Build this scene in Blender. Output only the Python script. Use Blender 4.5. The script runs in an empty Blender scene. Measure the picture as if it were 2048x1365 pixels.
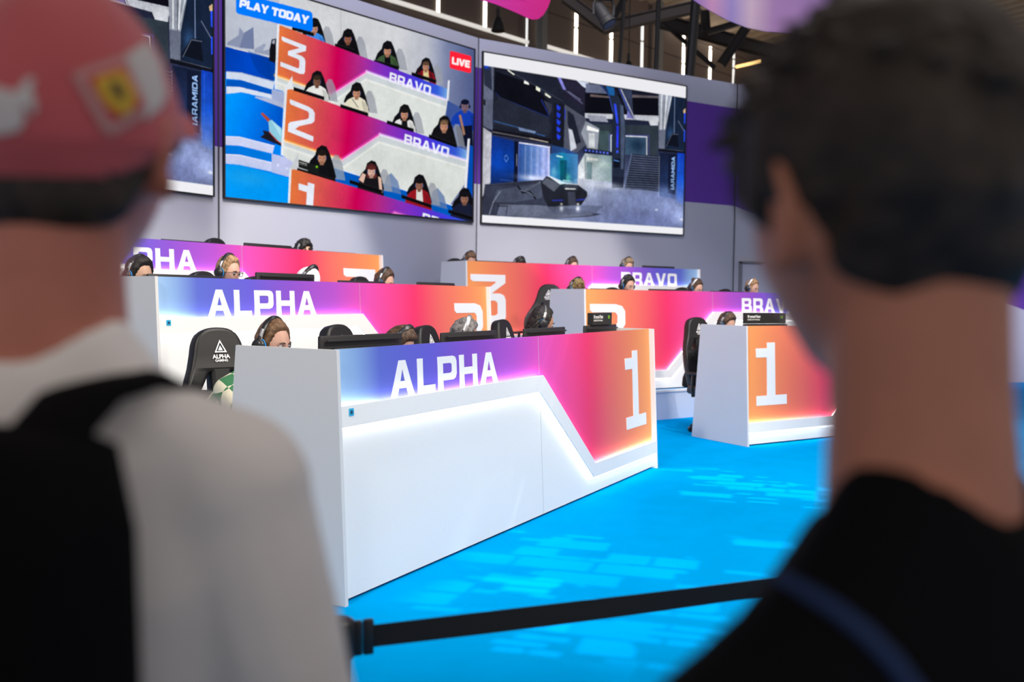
import bpy, bmesh, math, random
import numpy as np
from mathutils import Vector, Matrix, noise
from math import sin, cos, pi, radians as RAD
random.seed(7)
SC = bpy.context.scene
COL = SC.collection

# ------------------------------------------------------------ camera, world, lights, exposure
F_PX, CX, CY, CZ = 1850.0, 1024.0, 682.5, 1.457
CAM_R = Matrix.Rotation(pi/2 - math.atan(88/F_PX), 3, 'X') @ Matrix.Rotation(RAD(.75), 3, 'Z')
cd = bpy.data.cameras.new('camera'); cam = bpy.data.objects.new('camera', cd); COL.objects.link(cam)
cam.matrix_world = Matrix.Translation((0, 0, CZ)) @ CAM_R.to_4x4()
cd.sensor_width = 36; cd.lens = F_PX/2048*36; cd.clip_end = 200; cd.clip_start = .02
cd.dof.use_dof = True; cd.dof.focus_distance = 5.6; cd.dof.aperture_fstop = 2.0
SC.camera = cam
SC.view_settings.view_transform = 'Standard'; SC.view_settings.look = 'None'
SC.view_settings.exposure = 0.0; SC.view_settings.gamma = 1; SC.view_settings.use_curve_mapping = False
SC.cycles.sample_clamp_indirect = 4
SC.cycles.max_bounces = 6

def lin(c):
    c = c/255.0
    return c/12.92 if c <= .04045 else ((c+.055)/1.055)**2.4
def rgb(r, g, b): return (lin(r), lin(g), lin(b))

W = bpy.data.worlds.new('hall_air'); SC.world = W; W.use_nodes = True
W.node_tree.nodes['Background'].inputs[0].default_value = (1, .93, .88, 1)
W.node_tree.nodes['Background'].inputs[1].default_value = .50

def aim(o, tgt):
    o.rotation_euler = (Vector(tgt)-o.location).to_track_quat('-Z', 'Y').to_euler()
def spot(name, loc, tgt, power, size_deg, blend=.5, col=(1, 1, 1), r=.12):
    l = bpy.data.lights.new(name, 'SPOT'); l.energy = power; l.spot_size = RAD(size_deg); l.spot_blend = blend
    l.color = col; l.shadow_soft_size = r
    o = bpy.data.objects.new(name, l); COL.objects.link(o); o.location = loc; aim(o, tgt); return o
def area(name, loc, tgt, power, sx, sy, col=(1, 1, 1)):
    l = bpy.data.lights.new(name, 'AREA'); l.shape = 'RECTANGLE'; l.size = sx; l.size_y = sy; l.energy = power; l.color = col
    o = bpy.data.objects.new(name, l); COL.objects.link(o); o.location = loc; aim(o, tgt); return o
WARM = (1, .95, .85); COOL = (.80, .90, 1.0)
# truss lamps over the front of the stage, plus an added upper wall fill
spot('stage_wash_light', (5.4, 3.2, 7.0), (-.3, 7.0, .4), 2200, 56, .6, (1, .93, .80), .5)
spot('stage_wash_light', (6.4, 4.5, 7.5), (3.6, 9.8, .3), 1400, 48, .5, (1, .93, .82), .5)
area('floor_wash_light', (1.8, 5.6, 8.5), (1.9, 5.8, 0), 140, 2.0, 2.0, (1, .95, .9))
spot('side_spot', (-3.5, -2.0, 7.5), (.3, 7.4, .6), 2100, 40, .5, (1, .93, .84), .4)
area('upper_wall_fill', (.2, 7.5, 9.8), (.2, 15.2, 4.9), 560, 4, .8, (.82, .80, 1))  # added fill standing in for bluish ambient on the upper wall
spot('wall_spot', (.6, 5.6, 8.4), (-2.75, 11.9, 1.9), 3900, 16, .6, WARM)
# front spots that pick out the upper rows and pool on the wall behind them
spot('alpha_row_spot', (2.8, 3.4, 8.8), (-2.0, 7.9, 1.2), 1500, 34, .35, WARM)
spot('alpha_top_spot', (1.0, 2.4, 8.2), (-2.9, 9.2, 1.5), 800, 20, .45, WARM)
spot('bravo_row_spot', (4.2, 4.8, 9.2), (1.9, 12.4, 1.2), 1900, 30, .35, WARM)
spot('bravo_wall_spot', (2.2, 4.6, 8.8), (.45, 14.9, 2.0), 4300, 17, .5, WARM)
spot('purple_wall_spot', (8.0, 6.0, 7.5), (8.0, 17.0, 2.5), 5200, 30, .7, (.85, .8, 1))

def gobo(name, loc, tgt, power, size_deg, scale, seed):
    o = spot(name, loc, tgt, power, size_deg, .25, (.95, .97, 1), .02)
    l = o.data; l.use_nodes = True; nt = l.node_tree; em = nt.nodes['Emission']
    tc = nt.nodes.new('ShaderNodeTexCoord'); sp = nt.nodes.new('ShaderNodeSeparateXYZ')
    nt.links.new(tc.outputs['Normal'], sp.inputs[0])
    def m(op, a, b):
        n = nt.nodes.new('ShaderNodeMath'); n.operation = op
        for i, v in enumerate((a, b)):
            if isinstance(v, (int, float)): n.inputs[i].default_value = v
            else: nt.links.new(v, n.inputs[i])
        return n.outputs[0]
    u = m('DIVIDE', sp.outputs[0], sp.outputs[2]); v = m('DIVIDE', sp.outputs[1], sp.outputs[2])
    cb = nt.nodes.new('ShaderNodeCombineXYZ')
    nt.links.new(m('MULTIPLY_ADD', u, scale) if False else m('ADD', m('MULTIPLY', u, scale), seed), cb.inputs[0])
    nt.links.new(m('ADD', m('MULTIPLY', v, scale), seed*.37), cb.inputs[1])
    def brick(w, h, mortar, off, thr):
        b = nt.nodes.new('ShaderNodeTexBrick'); nt.links.new(cb.outputs[0], b.inputs[0])
        b.inputs['Color1'].default_value = (0, 0, 0, 1); b.inputs['Color2'].default_value = (1, 1, 1, 1); b.inputs['Mortar'].default_value = (0, 0, 0, 1)
        b.inputs['Scale'].default_value = 1; b.inputs['Mortar Size'].default_value = mortar; b.inputs['Mortar Smooth'].default_value = .25
        b.inputs['Brick Width'].default_value = w; b.inputs['Row Height'].default_value = h; b.offset = off; b.squash = .6; b.squash_frequency = 3
        return m('MULTIPLY', m('MULTIPLY', m('SUBTRACT', b.outputs[0], thr), 5.0) if False else m('GREATER_THAN', b.outputs[0], thr), m('SUBTRACT', 1.0, b.outputs[1]))
    g = m('MAXIMUM', brick(1.1, .42, .035, .43, .70), brick(.62, .16, .025, .31, .84))
    nz = nt.nodes.new('ShaderNodeTexNoise'); nz.inputs['Scale'].default_value = .22; nz.inputs['Detail'].default_value = 0; nt.links.new(cb.outputs[0], nz.inputs['Vector'])
    nt.links.new(m('MULTIPLY', g, m('GREATER_THAN', nz.outputs[0], .50)), em.inputs[1])
    return o
gobo('pattern_light', (3.0, 10.6, 7.6), (1.75, 5.9, 0), 3000, 26, 24.0, 3.1)
gobo('pattern_light', (2.4, 9.4, 7.6), (1.1, 3.7, 0), 2600, 22, 24.0, 7.7)

# ------------------------------------------------------------ helpers
def ray(u, v):
    return CAM_R @ Vector(((u-CX)/F_PX, -(v-CY)/F_PX, -1))
CAMP = Vector((0, 0, CZ))
def at_z(u, v, z):
    d = ray(u, v); return CAMP + d*((z-CZ)/d.z)
def at_y(u, v, y):
    d = ray(u, v); return CAMP + d*(y/d.y)
def at_plane(u, v, p0, n):
    d = ray(u, v); return CAMP + d*((p0-CAMP).dot(n)/d.dot(n))

def tag(o, label=None, cat=None, group=None, kind=None):
    if label: o['label'] = label
    if cat: o['category'] = cat
    if group: o['group'] = group
    if kind: o['kind'] = kind
    return o
def thing(name, label, cat, loc=(0, 0, 0), rz=0, group=None):
    o = bpy.data.objects.new(name, None); COL.objects.link(o); o.empty_display_size = .1
    o.location = loc; o.rotation_euler = (0, 0, rz)
    return tag(o, label, cat, group)
def link_mesh(name, me, mat, parent=None, label=None):
    if mat is not None:
        me.materials.clear(); me.materials.append(mat)
    o = bpy.data.objects.new(name, me); COL.objects.link(o)
    if parent is not None: o.parent = parent
    if label: o['label'] = label
    return o
def smooth(me, ang=None):
    me.polygons.foreach_set('use_smooth', [True]*len(me.polygons))
    if ang is not None: me.set_sharp_from_angle(angle=RAD(ang))
    return me

class MB:
    """collects shapes of ONE part in one mesh"""
    def __init__(s): s.bm = bmesh.new()
    def box(s, c, size, m=None, bevel=0, seg=2):
        r = bmesh.ops.create_cube(s.bm, size=1)
        vs = r['verts']
        for v in vs: v.co = Vector((v.co.x*size[0], v.co.y*size[1], v.co.z*size[2]))
        if bevel:
            es = list({e for v in vs for e in v.link_edges})
            rr = bmesh.ops.bevel(s.bm, geom=es, offset=bevel, segments=seg, affect='EDGES', profile=.5)
            vs = list({v for f in rr['faces'] for v in f.verts} | {v for v in vs if v.is_valid})
        M = Matrix.Translation(c) @ (m.to_4x4() if m is not None else Matrix())
        for v in vs: v.co = M @ v.co
        return s
    def prism(s, loop, vec):
        a = [s.bm.verts.new(Vector(p)) for p in loop]; b = [s.bm.verts.new(Vector(p)+Vector(vec)) for p in loop]
        n = len(loop); s.bm.faces.new(a[::-1]); s.bm.faces.new(b)
        for i in range(n): s.bm.faces.new((a[i], a[(i+1) % n], b[(i+1) % n], b[i]))
        return s
    def tube(s, pts, rad, n=10, cap=True, sx=1, up=None):
        """tube through pts; rad = number or list, or list of (rx, ry)"""
        pts = [Vector(p) for p in pts]; k = len(pts)
        if not isinstance(rad, (list, tuple)): rad = [rad]*k
        rings = []; prev = None
        for i, p in enumerate(pts):
            t = (pts[min(i+1, k-1)]-pts[max(i-1, 0)]).normalized()
            if prev is None:
                ref = Vector(up) if up else (Vector((0, 0, 1)) if abs(t.z) < .9 else Vector((1, 0, 0)))
                x = ref.cross(t).normalized()
            else:
                x = (prev - t*prev.dot(t)).normalized()
            prev = x; y = t.cross(x)
            r = rad[i]; rx, ry = (r if isinstance(r, (tuple, list)) else (r, r))
            rings.append([s.bm.verts.new(p + x*cos(2*pi*j/n)*rx*sx + y*sin(2*pi*j/n)*ry) for j in range(n)])
        for a, b in zip(rings, rings[1:]):
            for j in range(n): s.bm.faces.new((a[j], a[(j+1) % n], b[(j+1) % n], b[j]))
        if cap: s.bm.faces.new(rings[0][::-1]); s.bm.faces.new(rings[-1])
        return s
    def rings(s, rr, cap=True):
        """loft of explicit rings (lists of points)"""
        R_ = [[s.bm.verts.new(Vector(p)) for p in r] for r in rr]; n = len(R_[0])
        for a, b in zip(R_, R_[1:]):
            for j in range(n): s.bm.faces.new((a[j], a[(j+1) % n], b[(j+1) % n], b[j]))
        if cap: s.bm.faces.new(R_[0][::-1]); s.bm.faces.new(R_[-1])
        return s
    def lathe(s, prof, c=(0, 0, 0), n=24, m=None):
        rr = [[(r*cos(2*pi*j/n), r*sin(2*pi*j/n), z) for j in range(n)] for r, z in prof]
        M = Matrix.Translation(c) @ (m.to_4x4() if m is not None else Matrix())
        return s.rings([[M @ Vector(p) for p in r] for r in rr])
    def ball(s, c, r, m=None, seg=16, rg=10):
        q = bmesh.ops.create_uvsphere(s.bm, u_segments=seg, v_segments=rg, radius=1)
        M = Matrix.Translation(c) @ (m.to_4x4() if m is not None else Matrix()) @ Matrix.Diagonal((*((r, r, r) if isinstance(r, (int, float)) else r), 1))
        for v in q['verts']: v.co = M @ v.co
        return s
    def mesh(s, name='m', sm=None):
        bmesh.ops.recalc_face_normals(s.bm, faces=s.bm.faces)
        me = bpy.data.meshes.new(name); s.bm.to_mesh(me); s.bm.free()
        if sm is not None: smooth(me, sm)
        return me
    def build(s, name, mat, parent=None, sm=30, label=None):
        return link_mesh(name, s.mesh(name, sm), mat, parent, label)

def evaluated(o):
    dg = bpy.context.evaluated_depsgraph_get(); dg.update()
    me = bpy.data.meshes.new_from_object(o.evaluated_get(dg)); return me
def flat_shape(loops, depth=.002, bevel=0, res=1):
    """filled 2D outline(s) with even-odd holes -> mesh in XY, thickness along Z"""
    cu = bpy.data.curves.new('t', 'CURVE'); cu.dimensions = '2D'; cu.fill_mode = 'BOTH'; cu.extrude = depth/2
    if bevel: cu.bevel_depth = bevel; cu.bevel_resolution = res
    for lp in loops:
        sp = cu.splines.new('POLY'); sp.points.add(len(lp)-1); sp.use_cyclic_u = True
        for q, p in zip(sp.points, lp): q.co = (p[0], p[1], 0, 1)
    o = bpy.data.objects.new('t', cu); COL.objects.link(o); me = evaluated(o)
    bpy.data.objects.remove(o); bpy.data.curves.remove(cu); return me
def text_mesh(txt, size, depth=.001, bold=.0, align='CENTER'):
    cu = bpy.data.curves.new('t', 'FONT'); cu.body = txt; cu.size = size; cu.extrude = depth/2; cu.offset = bold; cu.align_x = align
    o = bpy.data.objects.new('t', cu); COL.objects.link(o); me = evaluated(o)
    bpy.data.objects.remove(o); bpy.data.curves.remove(cu); return me
def xform(me, M): me.transform(M); return me
def join_meshes(ms):
    bm = bmesh.new()
    for m in ms: bm.from_mesh(m); bpy.data.meshes.remove(m)
    me = bpy.data.meshes.new('j'); bm.to_mesh(me); bm.free(); return me
def basis(x, y, z, o=(0, 0, 0)):
    M = Matrix.Identity(4)
    for i, a in enumerate((x, y, z)):
        for k in range(3): M[k][i] = a[k]
    for k in range(3): M[k][3] = o[k]
    return M

def rounded(loop, r, n=4):
    out = []; k = len(loop)
    for i in range(k):
        p0, p1, p2 = Vector(loop[i-1]), Vector(loop[i]), Vector(loop[(i+1) % k])
        a = (p0-p1); b = (p2-p1); rr = min(r, a.length*.45, b.length*.45)
        a = p1 + a.normalized()*rr; b = p1 + b.normalized()*rr
        for j in range(n+1):
            t = j/n; q = a*(1-t)**2 + p1*2*t*(1-t) + b*t*t; out.append((q.x, q.y))
    return out

# ------------------------------------------------------------ block alphabet (unit cap height)
def _rc(lp, r=.1): return rounded(lp, r, 3)
GL = {
 'A': (1.15, [[(0, 0), (.42, 1), (.73, 1), (1.15, 0), (.85, 0), (.76, .22), (.39, .22), (.3, 0)], [(.46, .42), (.69, .42), (.575, .76)]]),
 'L': (.90, [[(0, 0), (0, 1), (.28, 1), (.28, .21), (.9, .21), (.9, 0)]]),
 'P': (1.05, [[(0, 0), (0, 1), (.84, 1), (.98, .96), (1.05, .84), (1.05, .46), (.98, .33), (.84, .28), (.28, .28), (.28, 0)], [(.28, .49), (.28, .79), (.72, .79), (.78, .74), (.78, .54), (.72, .49)]]),
 'H': (1.07, [[(0, 0), (0, 1), (.27, 1), (.27, .61), (.8, .61), (.8, 1), (1.07, 1), (1.07, 0), (.8, 0), (.8, .39), (.27, .39), (.27, 0)]]),
 'B': (1.05, [[(0, 0), (0, 1), (.82, 1), (.97, .95), (1.01, .84), (1.01, .64), (.93, .53), (1.05, .42), (1.05, .16), (.99, .04), (.85, 0)], [(.27, .6), (.27, .8), (.70, .8), (.74, .76), (.74, .64), (.70, .6)], [(.27, .2), (.27, .41), (.73, .41), (.78, .37), (.78, .24), (.73, .2)]]),
 'R': (1.05, [[(0, 0), (0, 1), (.82, 1), (.97, .95), (1.02, .84), (1.02, .54), (.92, .42), (1.02, .32), (1.05, .2), (1.05, 0), (.78, 0), (.78, .2), (.70, .3), (.27, .3), (.27, 0)], [(.27, .5), (.27, .8), (.70, .8), (.75, .76), (.75, .54), (.70, .5)]]),
 'V': (1.15, [[(0, 1), (.3, 1), (.575, .27), (.85, 1), (1.15, 1), (.74, 0), (.41, 0)]]),
 'O': (1.07, [[(.0, .14), (0, .86), (.05, .96), (.17, 1), (.9, 1), (1.02, .96), (1.07, .86), (1.07, .14), (1.02, .04), (.9, 0), (.17, 0), (.05, .04)], [(.27, .25), (.27, .75), (.32, .8), (.75, .8), (.8, .75), (.8, .25), (.75, .2), (.32, .2)]]),
 'D': (1.07, [[(0, 0), (0, 1), (.8, 1), (.98, .92), (1.07, .74), (1.07, .26), (.98, .08), (.8, 0)], [(.27, .21), (.27, .79), (.7, .79), (.8, .7), (.8, .3), (.7, .21)]]),
 'T': (1.05, [[(0, 1), (1.05, 1), (1.05, .78), (.67, .78), (.67, 0), (.39, 0), (.39, .78), (0, .78)]]),
 'Y': (1.15, [[(0, 1), (.32, 1), (.575, .6), (.83, 1), (1.15, 1), (.72, .38), (.72, 0), (.43, 0), (.43, .38)]]),
 'I': (.28, [[(0, 0), (0, 1), (.28, 1), (.28, 0)]]),
 'E': (.92, [[(0, 0), (0, 1), (.92, 1), (.92, .79), (.28, .79), (.28, .6), (.85, .6), (.85, .4), (.28, .4), (.28, .21), (.92, .21), (.92, 0)]]),
 'M': (1.3, [[(0, 0), (0, 1), (.3, 1), (.65, .5), (1, 1), (1.3, 1), (1.3, 0), (1.04, 0), (1.04, .6), (.72, .16), (.58, .16), (.26, .6), (.26, 0)]]),
 'C': (1.0, [[(0, .14), (0, .86), (.14, 1), (1, 1), (1, .79), (.27, .79), (.27, .21), (1, .21), (1, 0), (.14, 0)]]),
 '2': (.80, [[(0, 1), (.58, 1), (.73, .965), (.8, .87), (.8, .63), (.73, .54), (.34, .30), (.22, .16), (.80, .16), (.8, 0), (0, 0), (0, .23), (.05, .31), (.55, .59), (.62, .66), (.62, .80), (.57, .85), (.05, .85), (0, .89)]]),
 '3': (.84, [[(0, 1), (.84, 1), (.84, .83), (.50, .61), (.70, .61), (.80, .57), (.84, .48), (.84, .12), (.80, .04), (.68, 0), (0, 0), (0, .15), (.58, .15), (.64, .19), (.64, .41), (.58, .46), (.24, .46), (.24, .60), (.60, .83), (.60, .855), (.06, .855), (0, .89)]]),
 '1': (.69, [[(0, 0), (0, .155), (.24, .155), (.24, .765), (0, .765), (0, .91), (.25, .91), (.25, 1), (.43, 1), (.43, .155), (.69, .155), (.69, 0)]]),
}
def glyph_run(txt, gap=.13, space=.45):
    out = []; x = 0
    for ch in txt:
        if ch == ' ': x += space; continue
        w, ls = GL[ch]; out += [[(px+x, py) for px, py in l] for l in ls]; x += w+gap
    return x-gap, out

# ------------------------------------------------------------ materials
MATS = {}
def mat(name, col, rough=.5, metal=0, spec=.5, noise_amt=0, nscale=8, bump=0, bscale=200, emis=0, ecol=None, sheen=0, coat=0):
    if name in MATS: return MATS[name]
    m = bpy.data.materials.new(name); m.use_nodes = True; nt = m.node_tree; b = nt.nodes['Principled BSDF']
    b.inputs['Base Color'].default_value = (*col, 1); b.inputs['Roughness'].default_value = rough; b.inputs['Metallic'].default_value = metal
    b.inputs['Specular IOR Level'].default_value = spec; b.inputs['Sheen Weight'].default_value = sheen; b.inputs['Coat Weight'].default_value = coat
    if noise_amt or bump:
        tc = nt.nodes.new('ShaderNodeTexCoord')
    if noise_amt:
        n = nt.nodes.new('ShaderNodeTexNoise'); n.inputs['Scale'].default_value = nscale; n.inputs['Detail'].default_value = 4
        nt.links.new(tc.outputs['Object'], n.inputs['Vector'])
        r = nt.nodes.new('ShaderNodeMixRGB'); r.inputs[1].default_value = (*[c*(1-noise_amt) for c in col], 1); r.inputs[2].default_value = (*[min(1, c*(1+noise_amt)) for c in col], 1)
        nt.links.new(n.outputs[0], r.inputs[0]); nt.links.new(r.outputs[0], b.inputs['Base Color'])
    if bump:
        n = nt.nodes.new('ShaderNodeTexNoise'); n.inputs['Scale'].default_value = bscale; nt.links.new(tc.outputs['Object'], n.inputs['Vector'])
        bp = nt.nodes.new('ShaderNodeBump'); bp.inputs['Strength'].default_value = bump; bp.inputs['Distance'].default_value = .01
        nt.links.new(n.outputs[0], bp.inputs['Height']); nt.links.new(bp.outputs[0], b.inputs['Normal'])
    if emis:
        b.inputs['Emission Color'].default_value = (*(ecol or col), 1); b.inputs['Emission Strength'].default_value = emis
    MATS[name] = m; return m
def skin_mat(name, col):
    m = mat(name, col, .55, noise_amt=.12, nscale=30, bump=.1, bscale=300)
    b = m.node_tree.nodes['Principled BSDF']; b.inputs['Subsurface Weight'].default_value = .08; b.inputs['Subsurface Radius'].default_value = (.01, .004, .002)
    return m
def hair_mat(name, col, rough=.55):
    if name in MATS: return MATS[name]
    m = mat(name, col, rough, spec=.35); nt = m.node_tree; b = nt.nodes['Principled BSDF']
    tc = nt.nodes.new('ShaderNodeTexCoord'); mp = nt.nodes.new('ShaderNodeMapping'); mp.inputs['Scale'].default_value = (90, 30, 40)
    n = nt.nodes.new('ShaderNodeTexNoise'); n.inputs['Scale'].default_value = 1; n.inputs['Detail'].default_value = 6
    nt.links.new(tc.outputs['Object'], mp.inputs[0]); nt.links.new(mp.outputs[0], n.inputs['Vector'])
    r = nt.nodes.new('ShaderNodeValToRGB'); r.color_ramp.elements[0].position = .35; r.color_ramp.elements[1].position = .7
    r.color_ramp.elements[0].color = (*[c*.45 for c in col], 1); r.color_ramp.elements[1].color = (*[min(1, c*1.7) for c in col], 1)
    nt.links.new(n.outputs[0], r.inputs[0]); nt.links.new(r.outputs[0], b.inputs['Base Color'])
    bp = nt.nodes.new('ShaderNodeBump'); bp.inputs['Strength'].default_value = .6; bp.inputs['Distance'].default_value = .01
    nt.links.new(n.outputs[0], bp.inputs['Height']); nt.links.new(bp.outputs[0], b.inputs['Normal'])
    return m

laminate = mat('white_laminate', (.85, .84, .83), .45, noise_amt=.02, nscale=60)
laminate_edge = mat('white_edge', (.82, .83, .84), .5)
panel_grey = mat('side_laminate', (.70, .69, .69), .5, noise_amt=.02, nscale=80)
black_plastic = mat('black_plastic', (.012, .012, .013), .38)
black_matte = mat('black_matte', (.008, .008, .009), .7)
leather = mat('black_leatherette', (.008, .008, .009), .46, spec=.4, bump=.05, bscale=250)
white_print = mat('white_print', (.8, .81, .83), .5)
steel = mat('brushed_steel', (.55, .55, .57), .3, metal=1)
led_mat = mat('led_white', (1, 1, 1), .5, emis=9, ecol=(1, .96, .92))
# ------------------------------------------------------------ the hall and the stage set
ALPHA_X, BRAVO_X = RAD(61), RAD(33.5)
def dirs(deg):
    a = RAD(deg); return Vector((cos(a), sin(a), 0)), Vector((-sin(a), cos(a), 0))
def struct(name, mb, m, sm=None):
    return tag(mb.build(name, m, None, sm), kind='structure')

carpet = mat('blue_carpet', (.0, .28, .66), 1, spec=0, noise_amt=.10, nscale=3, bump=.25, bscale=500)
b = carpet.node_tree.nodes['Principled BSDF']; b.inputs['Sheen Weight'].default_value = 0
def slab(loop, z0, z1): return MB().prism([(x, y, z0) for x, y in loop], (0, 0, z1-z0))
struct('floor', slab([(-14, -4), (16, -4), (16, 18), (-14, 18)], -.06, 0), carpet)
hall_floor = mat('hall_concrete', (.12, .115, .11), .8, noise_amt=.2, nscale=2)
struct('floor_hall', slab([(-30, 18), (40, 18), (40, 46), (-30, 46)], -.10, -.02), hall_floor)

WJ = [Vector((-3.49-.526*9.5, 11.01-.851*9.5, 0)), Vector((-3.49, 11.01, 0)), Vector((-.57, 14.3, 0)), Vector((4.06, 17.1, 0)), Vector((12.5, 17.1, 0))]
ZB0, ZB1, ZTOP = 3.185, 4.95, 5.395
wall_grey = mat('wall_grey', (.43, .435, .51), .75, noise_amt=.02, nscale=5)
wall_purple = mat('wall_purple', rgb(86, 38, 150), .7, noise_amt=.03, nscale=4)
def wall_seg(name, p, q, zl=ZB0, zr=ZB0):
    d = (q-p).normalized(); n = Vector((-d.y, d.x, 0)); L_ = (q-p).length
    me = bpy.data.meshes.new(name); V = []; Fc = []; mi = []
    def P(a, z, back=0): V.append(p + d*a + n*back + Vector((0, 0, z))); return len(V)-1
    rows = [(0, 0), (zl, zr), (ZB1, ZB1), (ZTOP, ZTOP)]
    L0 = [P(0, a) for a, _ in rows]; R0 = [P(L_, c) for _, c in rows]
    Lb = [P(0, rows[0][0], .12), P(0, ZTOP, .12)]; Rb = [P(L_, rows[0][1], .12), P(L_, ZTOP, .12)]
    for k in range(3): Fc.append((L0[k], R0[k], R0[k+1], L0[k+1])); mi.append(1 if k == 1 else 0)
    Fc += [(Rb[0], Lb[0], Lb[1], Rb[1]), (L0[3], R0[3], Rb[1], Lb[1]), (L0[0], L0[1], L0[2], L0[3], Lb[1], Lb[0]), (R0[3], R0[2], R0[1], R0[0], Rb[0], Rb[1])]
    mi += [0]*4
    me.from_pydata(V, [], Fc); me.materials.append(wall_grey); me.materials.append(wall_purple)
    me.polygons.foreach_set('material_index', mi)
    o = bpy.data.objects.new(name, me); COL.objects.link(o); return tag(o, kind='structure')
wall_seg('wall_left', WJ[0], WJ[1]); wall_seg('wall_back', WJ[1], WJ[2]); wall_seg('wall_back_right', WJ[2], WJ[3])
pr = at_plane(2048, 663, WJ[3], Vector((0, 1, 0))); zr = ZB0 + (pr.z-ZB0)*(WJ[4].x-WJ[3].x)/(pr.x-WJ[3].x)
wall_seg('wall_right', WJ[3], WJ[4], ZB0, max(.3, zr))
seam_mat = mat('seam_dark', (.05, .05, .06), .8)
for i, p in enumerate(WJ[1:4]):
    n = Vector((.3, -1, 0)).normalized()*.012
    struct('trim_%d' % (i+1), MB().box((p.x+n.x, p.y+n.y, ZTOP/2), (.014, .014, ZTOP)), seam_mat)
# the door in the right hand wall
dm = MB().box((4.62, 17.075, 1.07), (.80, .03, 2.10)); struct('door_1', dm, wall_grey)
fr = MB().box((4.19, 17.07, 1.08), (.05, .07, 2.16)).box((5.05, 17.07, 1.08), (.05, .07, 2.16)).box((4.62, 17.07, 2.15), (.91, .07, .04))
fo = fr.build('door_frame', mat('door_frame_grey', (.16, .16, .19), .6), bpy.data.objects['door_1'], None)
MB().tube([(4.95, 17.05, 1.0), (4.95, 17.0, 1.0), (4.85, 17.0, 1.0)], .01).build('door_handle', steel, bpy.data.objects['door_1'])

# stepped platforms for rows two and three
A1O, A2O, A3O = Vector((-.75, 4.27, 0)), Vector((-2.2, 5.85, .36)), Vector((-3.597, 7.083, .72))
B1O, B2O, B3O = Vector((2.37, 9.13, 0)), Vector((.865, 10.51, .36)), Vector((-.56, 11.94, .72))
ANG = {'A1': 61, 'A2': 61, 'A3': 59, 'B1': 32, 'B2': 34, 'B3': 33.5}
ORG = {'A1': A1O, 'A2': A2O, 'A3': A3O, 'B1': B1O, 'B2': B2O, 'B3': B3O}
CL = 4.15
def end_pt(k, u, v=0):
    dx, dy = dirs(ANG[k]); return ORG[k] + dx*u + dy*v
riser_mat = mat('riser_laminate', (.62, .70, .86), .5)
def platform(n, ka, kb, z, zb):
    a0, a1, b0, b1 = end_pt(ka, -.35, -.03), end_pt(ka, CL+.04, -.03), end_pt(kb, -.04, -.03), end_pt(kb, CL+.35, -.03)
    da, na = dirs(ANG[ka]); db, nb = dirs(ANG[kb])
    def hit(p, nrm, w0, w1):
        d = (w1-w0); den = nrm.x*d.y-nrm.y*d.x
        t = ((w0.x-p.x)*d.y-(w0.y-p.y)*d.x)/den; return p+nrm*(t-.01)
    ra = hit(a0, na, WJ[0], WJ[1]); rb = hit(b1, nb, WJ[2], WJ[3])
    nA = (WJ[2]-WJ[1]).normalized(); inn = Vector((nA.y, -nA.x, 0))*.01
    front = [a0, a1, b0, b1]; loop = [(p.x, p.y) for p in front+[rb, WJ[2]+inn, WJ[1]+inn, ra]]
    me = slab(loop, zb, z-.012)
    me.build('floor_riser_%s' % n, riser_mat, None, None)['kind'] = 'structure'
    struct('floor_tier_%s' % n, slab(loop, z-.012, z), carpet)
    # white nosing along the front edge
    mb = MB()
    for p, q in ((a0, a1), (a1, b0), (b0, b1)):
        d = (q-p).normalized(); m_ = Matrix(((d.x, -d.y, 0), (d.y, d.x, 0), (0, 0, 1))); c = (p+q)/2
        mb.box((c.x, c.y, z-.012), ((q-p).length, .03, .03), m_)
    struct('trim_nosing_%s' % n, mb, laminate_edge)
    # steps up between the two blocks of desks
    d = (b0-a1).normalized(); nn = Vector((d.y, -d.x, 0)); e = .06
    for s, (dep, zz) in enumerate(((.62, zb+.12), (.31, zb+.24))):
        lp = [a1+d*e, a1+d*e+nn*dep, b0-d*e+nn*dep, b0-d*e]
        st = slab([(p.x, p.y) for p in lp], zb, zz).build('floor_step_%s_%d' % (n, s+1), riser_mat, None, None); st['kind'] = 'structure'
        st2 = slab([(p.x, p.y) for p in [a1+d*e, a1+d*e+nn*(dep-.04), b0-d*e+nn*(dep-.04), b0-d*e]], zz, zz+.006).build('floor_step_carpet_%s_%d' % (n, s+1), carpet, None, None); st2['kind'] = 'structure'
platform('middle', 'A2', 'B2', .36, 0)
platform('top', 'A3', 'B3', .72, .36)

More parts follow.
